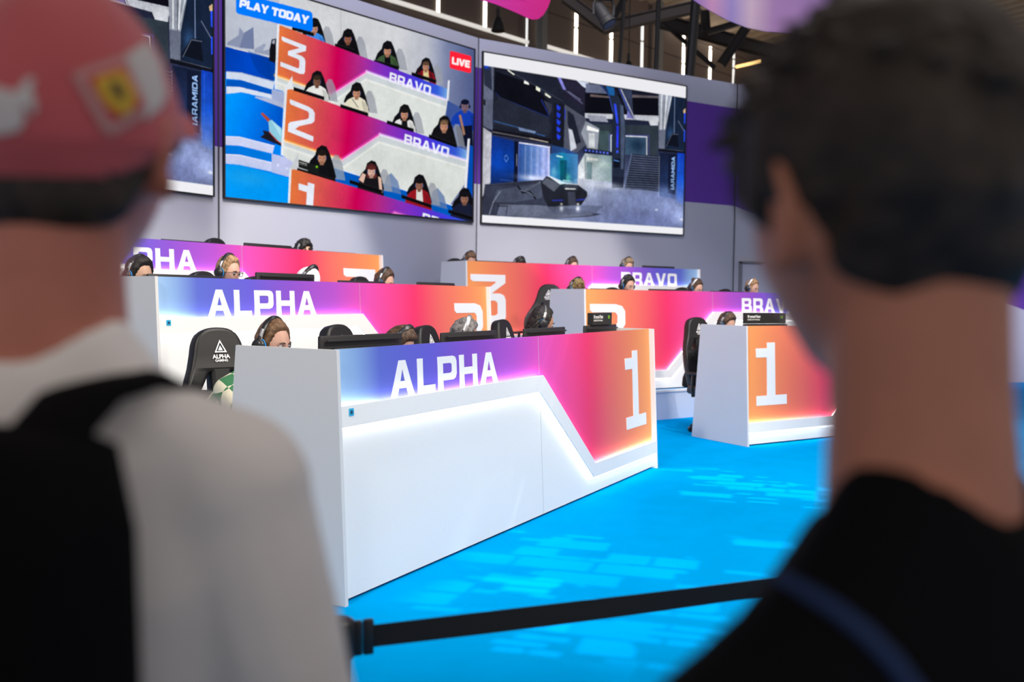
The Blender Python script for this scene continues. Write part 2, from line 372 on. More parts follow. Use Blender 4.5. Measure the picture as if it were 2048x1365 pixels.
# ------------------------------------------------------------ pictures on the LED walls, rasterised into mesh colours
class Canvas:
    def __init__(s, w, h, tomap, bg):
        s.w, s.h, s.map = w, h, tomap
        s.W, s.H = w*2, h*2
        s.c = np.zeros((s.H, s.W, 3), np.float32); s.c[:] = np.array(bg)/255.
        s.yy, s.xx = np.mgrid[0:s.H, 0:s.W].astype(np.float32); s.xx += .5; s.yy += .5
    def xy(s, p):
        u, t = s.map(*p); return (u*s.W, (1-t)*s.H)
    def mask(s, loops):
        L_ = [np.array([s.xy(p) for p in lp]) for lp in loops]; A = np.concatenate(L_)
        x0, y0 = np.floor(A.min(0)).astype(int); x1, y1 = np.ceil(A.max(0)).astype(int)
        x0 = max(x0, 0); y0 = max(y0, 0); x1 = min(x1+1, s.W); y1 = min(y1+1, s.H)
        if x1 <= x0 or y1 <= y0: return None
        X = s.xx[y0:y1, x0:x1]; Y = s.yy[y0:y1, x0:x1]; M = np.zeros(X.shape, bool)
        for lp in L_:
            q = np.roll(lp, -1, 0)
            for (ax, ay), (bx, by) in zip(lp, q):
                if ay == by: continue
                c = (ay > Y) != (by > Y)
                M ^= c & (X < (bx-ax)*(Y-ay)/(by-ay)+ax)
        return (slice(y0, y1), slice(x0, x1)), M, X, Y
    def poly(s, loops, col, a=1.0):
        if not isinstance(loops[0][0], (tuple, list)): loops = [loops]
        r = s.mask(loops)
        if r is None: return
        sl, M, X, Y = r
        s.c[sl][M] = s.c[sl][M]*(1-a) + np.array(col, np.float32)/255.*a
    def grad(s, loop, p0, p1, stops, a=1.0):
        """colour varies from point p0 to p1; stops = [(t, rgb)...]"""
        r = s.mask([loop] if not isinstance(loop[0][0], (tuple, list)) else loop)
        if r is None: return
        sl, M, X, Y = r; q0 = np.array(s.xy(p0)); q1 = np.array(s.xy(p1)); d = q1-q0
        t = ((X-q0[0])*d[0]+(Y-q0[1])*d[1])/(d@d); ts = [x[0] for x in stops]
        C_ = np.stack([np.interp(t, ts, [x[1][k]/255. for x in stops]) for k in range(3)], -1)
        s.c[sl][M] = s.c[sl][M]*(1-a) + C_[M]*a
    def glow(s, p, rx, ry, col, a=1.0, pw=1.0):
        """soft ellipse; radii in photo pixels"""
        c = s.xy(p); ex = s.xy((p[0]+rx, p[1])); ey = s.xy((p[0], p[1]+ry)); rx = abs(ex[0]-c[0])+1e-3; ry = abs(ey[1]-c[1])+1e-3
        w = np.exp(-(((s.xx-c[0])/rx)**2+((s.yy-c[1])/ry)**2)**pw*1.4)*a
        s.c += (np.array(col, np.float32)/255.-s.c)*w[..., None]
    def line(s, pts, wd, col, a=1.0, soft=.0):
        """polyline, width in canvas cells"""
        P = [np.array(s.xy(p)) for p in pts]
        for p, q in zip(P, P[1:]):
            m = wd*2+soft*4+3; x0, x1 = int(max(0, min(p[0], q[0])-m)), int(min(s.W, max(p[0], q[0])+m)); y0, y1 = int(max(0, min(p[1], q[1])-m)), int(min(s.H, max(p[1], q[1])+m))
            if x1 <= x0 or y1 <= y0: continue
            X = s.xx[y0:y1, x0:x1]; Y = s.yy[y0:y1, x0:x1]; d = q-p; L2 = max(d@d, 1e-6)
            t = np.clip(((X-p[0])*d[0]+(Y-p[1])*d[1])/L2, 0, 1); D = np.hypot(X-p[0]-t*d[0], Y-p[1]-t*d[1])
            w = np.clip((wd-D)/(1+soft*2)+.5, 0, 1)*a if not soft else np.exp(-(D/(wd+soft))**2)*a
            sub = s.c[y0:y1, x0:x1]; sub += (np.array(col, np.float32)/255.-sub)*w[..., None]
    def ell(s, p, rx, ry, col, rot=0, a=1.0):
        s.poly([(p[0]+rx*cos(t)*cos(rot)-ry*sin(t)*sin(rot), p[1]+rx*cos(t)*sin(rot)+ry*sin(t)*cos(rot)) for t in [2*pi*k/20 for k in range(20)]], col, a)
    def text(s, txt, base, end, up, col, a=1.0, bold=0):
        if bold:
            for ox, oy in ((-bold, 0), (bold, 0), (0, -bold), (0, bold)): s.text(txt, (base[0]+ox, base[1]+oy), (end[0]+ox, end[1]+oy), up, col, a)
        w, ls = glyph_run(txt); bx, by = base; dx, dy = (end[0]-bx)/w, (end[1]-by)/w
        s.poly([[(bx+x*dx+y*up[0], by+x*dy+y*up[1]) for x, y in l] for l in ls], col, a)
    def texture(s, amt, seed=1):
        rs = np.random.RandomState(seed); n = np.zeros((s.H, s.W), np.float32)
        for cell, w in ((90, .5), (34, .35), (12, .3), (5, .25)):
            g = rs.rand(s.H//cell+3, s.W//cell+3); y = s.yy/cell; x = s.xx/cell; yi = y.astype(int); xi = x.astype(int); fy = y-yi; fx = x-xi; fy = fy*fy*(3-2*fy); fx = fx*fx*(3-2*fx)
            n += w*((g[yi, xi]*(1-fx)+g[yi, xi+1]*fx)*(1-fy)+(g[yi+1, xi]*(1-fx)+g[yi+1, xi+1]*fx)*fy-.5)
        s.c *= (1+amt*n)[..., None]
    def final(s):
        c = s.c.reshape(s.h, 2, s.w, 2, 3).mean((1, 3)); return np.clip(c, 0, 1)

class ScreenPlane:
    def __init__(s, p, q, corners):
        s.d = (q-p).normalized(); s.n = Vector((s.d.y, -s.d.x, 0)); s.p = p + s.n*.03
        A = [s.az(*c) for c in corners]
        s.a0 = min(a for a, _ in A); s.a1 = max(a for a, _ in A)
        s.z0, s.z1 = 2.60, 5.185
    def az(s, u, v):
        w = at_plane(u, v, s.p, s.n); return (w-s.p).dot(s.d), w.z
    def st(s, u, v):
        a, z = s.az(u, v); return (a-s.a0)/(s.a1-s.a0), (z-s.z0)/(s.z1-s.z0)

pic_mat = bpy.data.materials.new('led_picture'); pic_mat.use_nodes = True
nt = pic_mat.node_tree; nt.nodes.clear(); oo = nt.nodes.new('ShaderNodeOutputMaterial'); em = nt.nodes.new('ShaderNodeEmission'); vc = nt.nodes.new('ShaderNodeVertexColor'); vc.layer_name = 'Col'
nt.links.new(vc.outputs[0], em.inputs[0]); nt.links.new(em.outputs[0], oo.inputs[0]); em.inputs[1].default_value = 1.0
pic_mat.cycles.emission_sampling = 'NONE'
def picture_mesh(img, wd, ht):
    h, w, _ = img.shape
    xs = np.linspace(0, wd, w); zs = np.linspace(ht, 0, h)
    X, Z = np.meshgrid(xs, zs); co = np.stack([X, np.zeros_like(X), Z], -1).reshape(-1, 3).astype(np.float32)
    i = np.arange((h-1)*(w-1)); r = i//(w-1); c = i % (w-1); v = r*w+c
    quads = np.stack([v+w, v+w+1, v+1, v], -1).astype(np.int32)
    me = bpy.data.meshes.new('picture'); me.vertices.add(len(co)); me.vertices.foreach_set('co', co.ravel())
    me.loops.add(quads.size); me.loops.foreach_set('vertex_index', quads.ravel())
    me.polygons.add(len(quads)); me.polygons.foreach_set('loop_start', np.arange(0, quads.size, 4, dtype=np.int32)); me.update(calc_edges=True)
    at = me.color_attributes.new('Col', 'FLOAT_COLOR', 'POINT')
    L_ = np.where(img <= .04045, img/12.92, ((img+.055)/1.055)**2.4).reshape(-1, 3)
    at.data.foreach_set('color', np.concatenate([L_, np.ones((len(L_), 1))], 1).astype(np.float32).ravel())
    return me
def led_screen(sp, img_me, label):
    W_, H_ = sp.a1-sp.a0, sp.z1-sp.z0
    o = sp.p + sp.d*sp.a0; ang = math.atan2(sp.d.y, sp.d.x)
    t = thing('led_screen', label, 'screen', (o.x, o.y, sp.z0), ang, 'LED screens on the back wall')
    me = img_me; po = link_mesh('picture', me, pic_mat, t)
    fb = MB()
    b_ = .018
    for c, z in (((W_/2, .01, -b_/2), (W_+2*b_, .05, b_)), ((W_/2, .01, H_+b_/2), (W_+2*b_, .05, b_)), ((-b_/2, .01, H_/2), (b_, .05, H_)), ((W_+b_/2, .01, H_/2), (b_, .05, H_))): fb.box(c, z)
    fb.box((W_/2, .018, H_/2), (W_, .018, H_))
    fb.build('bezel', black_matte, t, None); return t
SPM = ScreenPlane(WJ[1], WJ[2], [(450, 399), (946, 300)])
SPR = ScreenPlane(WJ[2], WJ[3], [(965, 300), (1368, 350)])
_wl = SPR.a1-SPR.a0
SPL = ScreenPlane(WJ[0], WJ[1], [(426, 300), (424, 398)]); SPL.a1 = SPL.az(425.5, 300)[0]; SPL.a0 = SPL.a1-_wl

# --- the live picture of the desks
Z1 = lambda x, y: (430+x*.3296, y*.3296)
cv = Canvas(720, 424, lambda x, y: SPM.st(*Z1(x, y)), (206, 209, 214))
P_ = cv.poly
cv.grad([(60, -400), (1600, -400), (1600, 1400), (60, 1400)], (1100, 300), (1600, 420), [(0, (208, 210, 214)), (.35, (185, 188, 200)), (.6, (120, 130, 165)), (1, (70, 82, 130))])
cv.line([(762, -50), (765, 260)], 1, (150, 152, 158))
P_([(60, -200), (395, -80), (372, 350), (60, 278)], (186, 192, 206))
P_([(75, 260), (145, 215), (150, 165), (178, 205), (234, 165), (238, 300), (160, 292), (75, 272)], (140, 150, 178))
P_([(178, 200), (234, 165), (238, 300), (150, 290)], (112, 124, 160))
P_([(240, 300), (300, 265), (310, 275), (290, 310), (330, 300), (370, 345), (240, 320)], (150, 158, 182))
P_([(60, 283), (400, 372), (470, 1300), (40, 1300)], (0, 130, 240))
cv.grad([(60, 283), (372, 362), (360, 505), (60, 437)], (60, 300), (370, 420), [(0, (0, 60, 170)), (.5, (0, 72, 200)), (1, (0, 62, 160))])
P_([(200, 310), (330, 350), (350, 490), (260, 440)], (0, 52, 150), .5)
P_([(70, 433), (160, 440), (365, 496), (352, 545), (160, 486), (70, 478)], (206, 216, 234)); cv.line([(70, 436), (160, 442), (362, 499)], 1.2, (150, 168, 200))
P_([(70, 485), (160, 488), (350, 546), (348, 578), (160, 535), (70, 525)], (0, 84, 190))
P_([(70, 525), (150, 528), (345, 575), (345, 600), (160, 560), (70, 572)], (215, 222, 238))
P_([(345, 540), (425, 560), (420, 660), (345, 640)], (165, 176, 214))
P_([(250, 585), (345, 600), (420, 630), (415, 662), (230, 600)], (178, 186, 216))
cv.grad([(66, 570), (160, 562), (412, 655), (405, 830), (360, 880), (150, 830), (66, 826)], (100, 600), (380, 760), [(0, (0, 150, 255)), (.5, (0, 120, 235)), (1, (0, 85, 200))])
P_([(66, 826), (150, 829), (362, 884), (350, 932), (150, 884), (66, 880)], (205, 210, 242)); cv.line([(66, 828), (150, 831), (362, 886)], 1.4, (232, 235, 250))
P_([(66, 886), (150, 888), (350, 940), (345, 975), (150, 940), (66, 932)], (0, 120, 225))
P_([(66, 934), (150, 938), (345, 984), (470, 960), (460, 1075), (345, 1042), (150, 1000), (64, 992)], (200, 206, 240)); cv.line([(66, 938), (150, 942), (345, 988)], 1.6, (235, 238, 250))
P_([(345, 932), (480, 968), (462, 1078), (345, 1045)], (188, 194, 232)); cv.ell((383, 1003), 8, 10, (210, 216, 245)); cv.ell((437, 1022), 8, 10, (210, 216, 245))
P_([(64, 998), (150, 1002), (462, 1085), (450, 1300), (50, 1300)], (0, 152, 245)); cv.glow(Z1(0, 0) and (200, 1080), 160, 60, (40, 165, 235), .6)
# bag, trousers and legs beside desk two
P_([(290, 790), (330, 800), (410, 865), (405, 888), (275, 832), (300, 815)], (28, 26, 36))
P_([(278, 690), (290, 683), (335, 725), (325, 742)], (176, 72, 44)); P_([(325, 735), (345, 727), (408, 785), (408, 880), (330, 800)], (140, 200, 222)); P_([(340, 730), (400, 775), (400, 830)], (172, 220, 234))
cv.line([(330, 800), (372, 850), (406, 872)], 1.6, (205, 60, 60))
P_([(332, 300), (345, 240), (372, 235), (370, 385), (330, 370)], (18, 18, 24)); P_([(345, 262), (352, 245), (366, 242), (362, 270)], (160, 165, 180))
STOPS = [(0, (226, 118, 58)), (.12, (214, 92, 76)), (.26, (212, 40, 90)), (.31, (206, 0, 84)), (.42, (178, 40, 130)), (.52, (140, 46, 176)), (.66, (104, 48, 205)), (.8, (62, 62, 220)), (.92, (50, 90, 210)), (1, (130, 180, 226))]
def feed_desk(tl, tr, left_b, valley, peak, right_b, lower, side, gl=10):
    P_(lower, (216, 220, 216))
    cv.grad([tl, tr, right_b, peak, valley, left_b], tl, tr, STOPS)
    bx = lambda p, dx, dy: (p[0]+dx, p[1]+dy)
    band = [left_b, valley, peak, right_b, bx(right_b, -4, 42), bx(peak, -5, 45), bx(valley, 12, 45), bx(left_b, 0, 38)]
    P_(band, (200, 208, 212)); cv.line([bx(left_b, 0, 38), bx(valley, 12, 46), bx(peak, -5, 48), bx(right_b, -4, 46)], 3, (238, 238, 232), .8, 2)
    cv.line([left_b, valley], 3, (255, 190, 90), .9, 3); cv.line([valley, peak], 3, (250, 90, 200), .9, 3); cv.line([peak, right_b], 3, (236, 214, 255), .9, 3)
    cv.line([bx(left_b, 0, 4), bx(valley, 2, 5), bx(peak, 0, 6), bx(right_b, 0, 5)], 1.2, (246, 240, 240)); P_(side, (226, 230, 236))
def fm(x, y, w, tilt=.30):
    P_([(x, y), (x+w, y+w*tilt), (x+w, y+w*tilt+22), (x-2, y+22)], (12, 12, 16)); cv.line([(x, y+1), (x+w, y+w*tilt+1)], .8, (46, 46, 54))
def feed_person(x, y, k, shirt, hair, skin=(196, 140, 112), under=None, chair=True, beard=False, longh=False, shadow=True, band=(60, 120, 220)):
    X = lambda a: x+a*k
    Y = lambda b_: y+b_*k
    if shadow: P_([(X(55), Y(20)), (X(70), Y(-10)), (X(92), Y(-6)), (X(112), Y(40)), (X(128), Y(130)), (X(60), Y(120))], (150, 154, 164), .75)
    if chair: P_([(X(-78), Y(58)), (X(-62), Y(20)), (X(-36), Y(-8)), (X(-26), Y(-44)), (X(0), Y(-62)), (X(26), Y(-54)), (X(42), Y(-20)), (X(58), Y(30)), (X(78), Y(110)), (X(64), Y(140)), (X(-50), Y(80))], (16, 16, 20))
    P_([(X(-86), Y(112)), (X(-74), Y(70)), (X(-50), Y(44)), (X(-20), Y(30)), (X(24), Y(32)), (X(52), Y(50)), (X(70), Y(90)), (X(78), Y(160)), (X(20), Y(150))], shirt)
    if under: P_([(X(-16), Y(32)), (X(18), Y(32)), (X(26), Y(130)), (X(-18), Y(110))], under)
    cv.line([(X(-46), Y(70)), (X(-52), Y(112))], 1, tuple(c*.7 for c in shirt), .6); cv.line([(X(44), Y(74)), (X(50), Y(130))], 1, tuple(c*.7 for c in shirt), .6)
    if longh: P_([(X(-28), Y(-30)), (X(0), Y(-44)), (X(28), Y(-28)), (X(34), Y(40)), (X(20), Y(48)), (X(-26), Y(44))], hair)
    cv.ell((X(1), Y(8)), 22*k, 31*k, skin); P_([(X(-10), Y(28)), (X(12), Y(28)), (X(12), Y(46)), (X(-10), Y(46))], tuple(c*.8 for c in skin))
    cv.ell((X(2), Y(-20)), 25*k, 17*k, hair); P_([(X(-24), Y(-20)), (X(26), Y(-20)), (X(24), Y(-4)), (X(16), Y(-12)), (X(-12), Y(-11)), (X(-21), Y(-4))], hair); P_([(X(8), Y(-4)), (X(20), Y(-2)), (X(17), Y(24)), (X(6), Y(34))], tuple(c*.82 for c in skin), .6); P_([(X(30), Y(50)), (X(62), Y(70)), (X(74), Y(150)), (X(48), Y(140))], tuple(c*.78 for c in shirt), .6); P_([(X(-20), Y(36)), (X(0), Y(54)), (X(20), Y(38)), (X(0), Y(30))], tuple(c*.84 for c in skin), 0 if under is None and shirt[0] > 200 else .0)
    cv.line([(X(-13), Y(6)), (X(-3), Y(8))], .9, (60, 36, 30)); cv.line([(X(7), Y(9)), (X(16), Y(8))], .9, (60, 36, 30)); cv.line([(X(2), Y(10)), (X(4), Y(18))], .8, tuple(c*.72 for c in skin)); cv.line([(X(-6), Y(25)), (X(8), Y(26))], .9, (130, 66, 60))
    if beard: P_([(X(-18), Y(20)), (X(20), Y(20)), (X(12), Y(40)), (X(-8), Y(40))], tuple(c*.45 for c in skin), .7)
    cv.line([(X(-25), Y(4)), (X(-22), Y(-22)), (X(0), Y(-37)), (X(22), Y(-24)), (X(27), Y(4))], 1.4, (24, 24, 30))
    cv.ell((X(-26), Y(8)), 6*k, 12*k, (16, 18, 26)); cv.ell((X(28), Y(8)), 6*k, 12*k, (16, 18, 26)); cv.line([(X(-22), Y(0)), (X(-22), Y(16))], .9, band); cv.line([(X(24), Y(0)), (X(24), Y(16))], .9, band)
# staff member at the far right, row three people, desk three
feed_person(1515, 640, 1.0, (20, 60, 170), (14, 18, 44), (120, 96, 110), chair=False, shadow=False, band=(20, 60, 170)); P_([(1460, 770), (1560, 760), (1565, 900), (1480, 880)], (14, 18, 40)); P_([(1478, 700), (1492, 696), (1518, 815), (1506, 822)], (150, 112, 90))
feed_person(600, 170, 1.0, (60, 140, 230), (14, 14, 18)); feed_person(805, 232, .95, (16, 16, 20), (14, 14, 18), (150, 96, 74), shadow=True)
feed_person(1045, 305, .95, (62, 88, 56), (16, 14, 16), under=(14, 14, 20)); feed_person(1278, 402, .85, (150, 22, 34), (96, 70, 54), under=(224, 210, 150))
P_([(1225, 420), (1250, 410), (1255, 470), (1225, 455)], (40, 12, 20), .5); P_([(1300, 430), (1315, 440), (1325, 490), (1305, 480)], (40, 12, 20), .5)
fm(965, 362, 148, .28); fm(1193, 438, 145, .32); fm(728, 265, 120, .3); fm(470, 160, 130, .32)
feed_desk((385, 150), (1420, 545), (365, 458), (702, 575), (920, 435), (1408, 608), [(365, 458), (702, 575), (920, 435), (1408, 608), (1395, 705), (1390, 860), (440, 560), (365, 540)], [(378, 150), (392, 148), (376, 545), (362, 540)])
P_([(1413, 488), (1424, 488), (1410, 710), (1398, 704)], (232, 234, 240)); P_([(1410, 610), (1560, 690), (1500, 900), (1400, 860), (1398, 705)], (60, 84, 150)); feed_person(1515, 640, 1.0, (20, 60, 170), (14, 18, 44), (120, 96, 110), chair=False, shadow=False, band=(20, 60, 170))
P_([(1460, 770), (1560, 760), (1565, 900), (1480, 880)], (14, 18, 40)); P_([(1478, 700), (1492, 696), (1518, 815), (1506, 822)], (160, 118, 92))
cv.text('3', (397, 402), (545, 460), (9, -180), (228, 232, 244)); cv.text('BRAVO', (1056, 496), (1306, 582), (6, -58), (236, 238, 250))
# desk two row
feed_person(618, 490, 1.0, (226, 226, 222), (52, 42, 30), (120, 82, 64), band=(40, 60, 160)); feed_person(858, 560, 1.0, (228, 222, 198), (22, 18, 18)); cv.line([(832, 600), (868, 652)], 1.6, (30, 28, 30))
feed_person(1148, 690, .95, (230, 230, 228), (26, 22, 22), under=(22, 22, 26), longh=True); feed_person(1388, 762, 1.0, (20, 20, 24), (120, 92, 68), beard=False)
P_([(200, 1), (201, 1), (200, 2)], (0, 0, 0), 0)
feed_desk((430, 530), (1535, 915), (412, 850), (770, 968), (1000, 815), (1530, 975), [(412, 850), (770, 968), (1000, 815), (1530, 975), (1512, 1120), (1420, 1250), (500, 1000), (405, 940)], [(424, 530), (440, 526), (414, 945), (400, 940)])
P_([(428, 532), (470, 460), (474, 540), (440, 545)], (222, 226, 230)); P_([(1533, 842), (1546, 842), (1524, 1180), (1510, 1160)], (230, 232, 240)); P_([(1546, 880), (1570, 890), (1560, 1200), (1524, 1180)], (0, 76, 180))
cv.text('2', (443, 798), (596, 860), (12, -196), (228, 232, 244)); cv.text('BRAVO', (1146, 872), (1416, 958), (6, -60), (236, 238, 250))
fm(478, 528, 185, .32); fm(762, 632, 168, .32); fm(1044, 730, 162, .32); fm(1298, 815, 170, .36)
# riser under desk two and row one
P_([(700, 1010), (1512, 1270), (1500, 1345), (700, 1110)], (0, 88, 186)); cv.line([(720, 1016), (1510, 1268)], 2, (222, 232, 250))
for sx, sy in ((1070, 1080), (1350, 1170)): P_([(sx-50, sy+70), (sx-30, sy-10), (sx, sy-30), (sx+40, sy+20), (sx+60, sy+100)], (96, 122, 170), .8)
feed_person(648, 950, 1.12, (18, 18, 22), (30, 24, 22), (188, 132, 104)); feed_person(948, 1035, 1.0, (24, 22, 26), (96, 40, 40), (222, 178, 160), longh=True); P_([(872, 1090), (895, 1050), (915, 1060), (900, 1110)], (226, 186, 168)); P_([(990, 1070), (1008, 1080), (1016, 1170), (998, 1160)], (226, 186, 168))
feed_person(1238, 1118, 1.0, (150, 22, 34), (20, 18, 20), (150, 104, 84), under=(224, 222, 218)); feed_person(1512, 1200, 1.0, (26, 30, 52), (18, 18, 24), (150, 104, 84))
P_([(508, 968), (632, 1010), (630, 1055), (508, 1015)], (24, 28, 26)); cv.line([(514, 984), (556, 996)], 1.3, (220, 224, 220)); cv.line([(514, 994), (560, 1006)], .8, (170, 174, 170)); cv.ell((618, 1012), 7, 7, (120, 190, 30))
fm(500, 1018, 230, .3); fm(818, 1090, 195, .32); fm(1132, 1180, 182, .34); fm(1416, 1270, 150, .3)
cv.grad([(460, 1020), (1600, 1362), (1600, 1500), (440, 1500)], (460, 1020), (1600, 1362), STOPS); P_([(1090, 1288), (1600, 1440), (1600, 1500), (1040, 1500), (1040, 1330)], (226, 226, 222)); cv.line([(1000, 1350), (1090, 1290), (1600, 1440)], 3, (252, 120, 220), .9, 3)
P_([(452, 1018), (466, 1014), (452, 1300), (440, 1300)], (226, 230, 236)); P_([(456, 1020), (508, 925), (500, 1020), (470, 1030)], (200, 204, 208))
P_([(508, 1112), (563, 1128), (563, 1106), (604, 1118), (592, 1300), (550, 1300), (558, 1166), (508, 1150)], (228, 232, 244)); cv.text('BRAVO', (1255, 1352), (1530, 1436), (6, -62), (236, 238, 250))
cv.texture(.10)
# captions over the picture
P_(rounded([(128, -46), (592, 74), (594, 196), (128, 82)], 22), (0, 122, 255)); cv.text('PLAY TODAY', (150, 42), (566, 148), (6, -46), (240, 244, 255), 1, 2.2)
P_(rounded([(1425, 308), (1555, 342), (1552, 446), (1423, 414)], 12), (255, 34, 56)); cv.text('LIVE', (1438, 388), (1543, 412), (2, -40), (255, 240, 240), 1, 2.0)
ME_FEED = picture_mesh(cv.final(), SPM.a1-SPM.a0, SPM.z1-SPM.z0)
led_screen(SPM, ME_FEED, 'large LED screen showing the live players and a blue PLAY TODAY caption')

# --- the science fiction hall shown on the other two screens
cv = Canvas(700, 410, lambda x, y: SPR.st(940+x*.3005, 80+y*.3005), (40, 46, 72))
P_ = cv.poly; ln = cv.line
cv.grad([(60, 150), (1460, 350), (1450, 1300), (60, 1230)], (700, 200), (700, 1250), [(0, (18, 20, 34)), (.5, (44, 50, 78)), (.72, (110, 122, 160)), (1, (128, 140, 190))])
P_([(88, 160), (160, 180), (150, 600), (90, 580)], (96, 102, 124)); P_([(92, 170), (140, 180), (150, 340), (96, 300)], (44, 50, 70)); P_([(84, 580), (145, 620), (135, 950), (75, 1060)], (192, 192, 202)); P_([(75, 1060), (135, 950), (110, 1165), (72, 1165)], (26, 28, 38))
ln([(84, 572), (146, 610)], 1.5, (18, 20, 30)); P_([(92, 395), (104, 400), (103, 440), (92, 432)], (16, 18, 26))
P_([(160, 190), (600, 290), (760, 470), (760, 640), (560, 700), (160, 600)], (30, 33, 46)); P_([(170, 210), (430, 300), (530, 420), (520, 510), (200, 380), (160, 350)], (14, 15, 24)); ln([(170, 350), (200, 382), (525, 515)], 1.2, (36, 52, 130)); ln([(475, 400), (525, 500)], 1.2, (48, 70, 190)); P_([(490, 400), (545, 430), (545, 470), (530, 500)], (54, 56, 72))
P_([(160, 420), (200, 380), (520, 520), (545, 590), (520, 645), (160, 560)], (38, 42, 56)); ln([(160, 540), (330, 585), (350, 600), (500, 640)], 1.3, (62, 116, 190)); P_([(320, 580), (440, 610), (430, 622), (330, 604)], (120, 140, 180))
P_([(150, 590), (540, 660), (540, 690), (150, 630)], (20, 20, 28)); ln([(150, 612), (520, 680)], 2.2, (110, 106, 112)); ln([(400, 655), (520, 682)], 1.6, (210, 190, 170))
P_([(250, 190), (590, 240), (760, 440), (760, 500), (600, 400)], (30, 34, 48)); ln([(250, 200), (620, 410)], 1.2, (70, 76, 96))
for q in ([(250, 195), (300, 232), (290, 234), (252, 205)], [(362, 270), (388, 285), (395, 300), (360, 290)], [(440, 308), (468, 325), (466, 347), (440, 332)], [(500, 352), (540, 380), (532, 388), (500, 366)]): P_(q, (244, 246, 226))
P_([(580, 250), (760, 280), (770, 470), (640, 390)], (34, 32, 50)); P_([(583, 250), (605, 253), (640, 335), (620, 330)], (128, 128, 208)); ln([(640, 340), (750, 425)], 1.6, (110, 112, 150)); ln([(655, 345), (735, 400)], 2.2, (150, 152, 190), .7)
P_([(710, 270), (790, 285), (785, 330), (750, 310)], (206, 214, 232)); P_([(770, 290), (870, 300), (950, 370), (770, 355)], (110, 118, 146))
P_([(765, 350), (1255, 380), (1255, 510), (765, 490)], (14, 14, 24)); P_([(800, 362), (940, 378), (940, 388), (800, 378)], (110, 96, 96)); P_([(1080, 366), (1255, 375), (1255, 388), (1080, 384)], (96, 88, 92)); P_([(765, 488), (1255, 506), (1255, 545), (1185, 540), (1100, 532), (765, 520)], (196, 198, 208)); P_([(1180, 515), (1255, 520), (1250, 572), (1200, 570)], (212, 214, 222)); P_([(780, 500), (900, 508), (920, 548), (800, 540)], (150, 154, 170))
P_([(780, 560), (1250, 570), (1250, 770), (780, 740)], (46, 56, 66)); P_([(860, 600), (930, 610), (930, 740), (860, 730)], (60, 78, 82)); P_([(930, 640), (1170, 640), (1180, 770), (930, 760)], (60, 84, 110)); cv.glow((1110, 700), 60, 60, (18, 40, 64), .8); ln([(938, 745), (938, 636), (1176, 646), (1176, 766)], 2.4, (236, 238, 255)); ln([(925, 745), (925, 628), (1190, 638), (1190, 768)], 1.2, (110, 100, 220), .8)
# left structures
P_([(630, 430), (770, 520), (770, 700), (700, 760), (600, 720)], (78, 82, 98)); P_([(650, 470), (690, 500), (740, 680), (700, 700), (650, 560)], (30, 34, 48)); P_([(655, 590), (680, 600), (710, 720), (670, 740)], (190, 194, 206)); P_([(770, 540), (860, 590), (850, 730), (780, 720), (740, 620)], (140, 146, 158)); P_([(780, 570), (858, 600), (855, 615), (778, 600)], (240, 240, 240)); P_([(790, 620), (830, 620), (830, 720), (790, 716)], (196, 200, 204)); P_([(560, 420), (630, 430), (625, 720), (545, 700)], (24, 26, 38))
for k in range(5): P_([(578, 430+k*48), (604, 450+k*48), (594, 474+k*48), (578, 460+k*48)], (36, 64, 220))
ln([(632, 460), (632, 530)], 2, (40, 70, 230)); P_([(545, 700), (630, 720), (720, 760), (720, 960), (540, 930)], (40, 70, 130))
P_([(755, 720), (945, 745), (945, 770), (755, 752)], (26, 30, 48)); [P_([(765+k*24, 728+k*3), (778+k*24, 731+k*3), (776+k*24, 743+k*3), (765+k*24, 740+k*3)], (86, 110, 230)) for k in range(7)]
cv.grad([(765, 755), (945, 772), (942, 970), (720, 920), (720, 840)], (740, 900), (940, 800), [(0, (206, 212, 216)), (1, (116, 140, 146))]); P_([(780, 780), (850, 790), (850, 805), (780, 800)], (228, 230, 222)); P_([(775, 810), (815, 815), (810, 930), (770, 925)], (110, 136, 142)); cv.glow((880, 830), 60, 40, (176, 194, 190), .8); ln([(766, 770), (768, 925)], 2, (30, 36, 48)); cv.glow((740, 900), 40, 60, (226, 230, 236), .8)
# blue door and bright doorway
cv.grad([(145, 636), (320, 680), (318, 940), (138, 960)], (200, 650), (200, 950), [(0, (14, 44, 120)), (.6, (12, 64, 168)), (1, (16, 40, 96))]); P_([(295, 672), (325, 678), (320, 942), (292, 946)], (14, 20, 44)); ln([(230, 780), (242, 765), (256, 790), (242, 812), (230, 790)], 1.2, (120, 170, 240)); ln([(200, 930), (286, 938)], 1.5, (70, 110, 200), .7); ln([(312, 760), (312, 840)], 1, (200, 210, 240))
cv.grad([(328, 680), (530, 712), (530, 930), (318, 945)], (330, 700), (530, 740), [(0, (44, 80, 150)), (.4, (92, 130, 196)), (1, (180, 186, 240))])
for k in range(9): ln([(350+k*20, 705+k*3), (346+k*20, 920)], 1.5, (206, 214, 250) if k % 2 else (60, 96, 170), .45, 1.5)
cv.glow((430, 920), 110, 22, (226, 230, 255), .9); ln([(328, 684), (532, 714)], 3, (230, 230, 255)); ln([(528, 714), (526, 930)], 3, (220, 220, 255)); ln([(326, 684), (320, 940)], 1.4, (120, 130, 220))
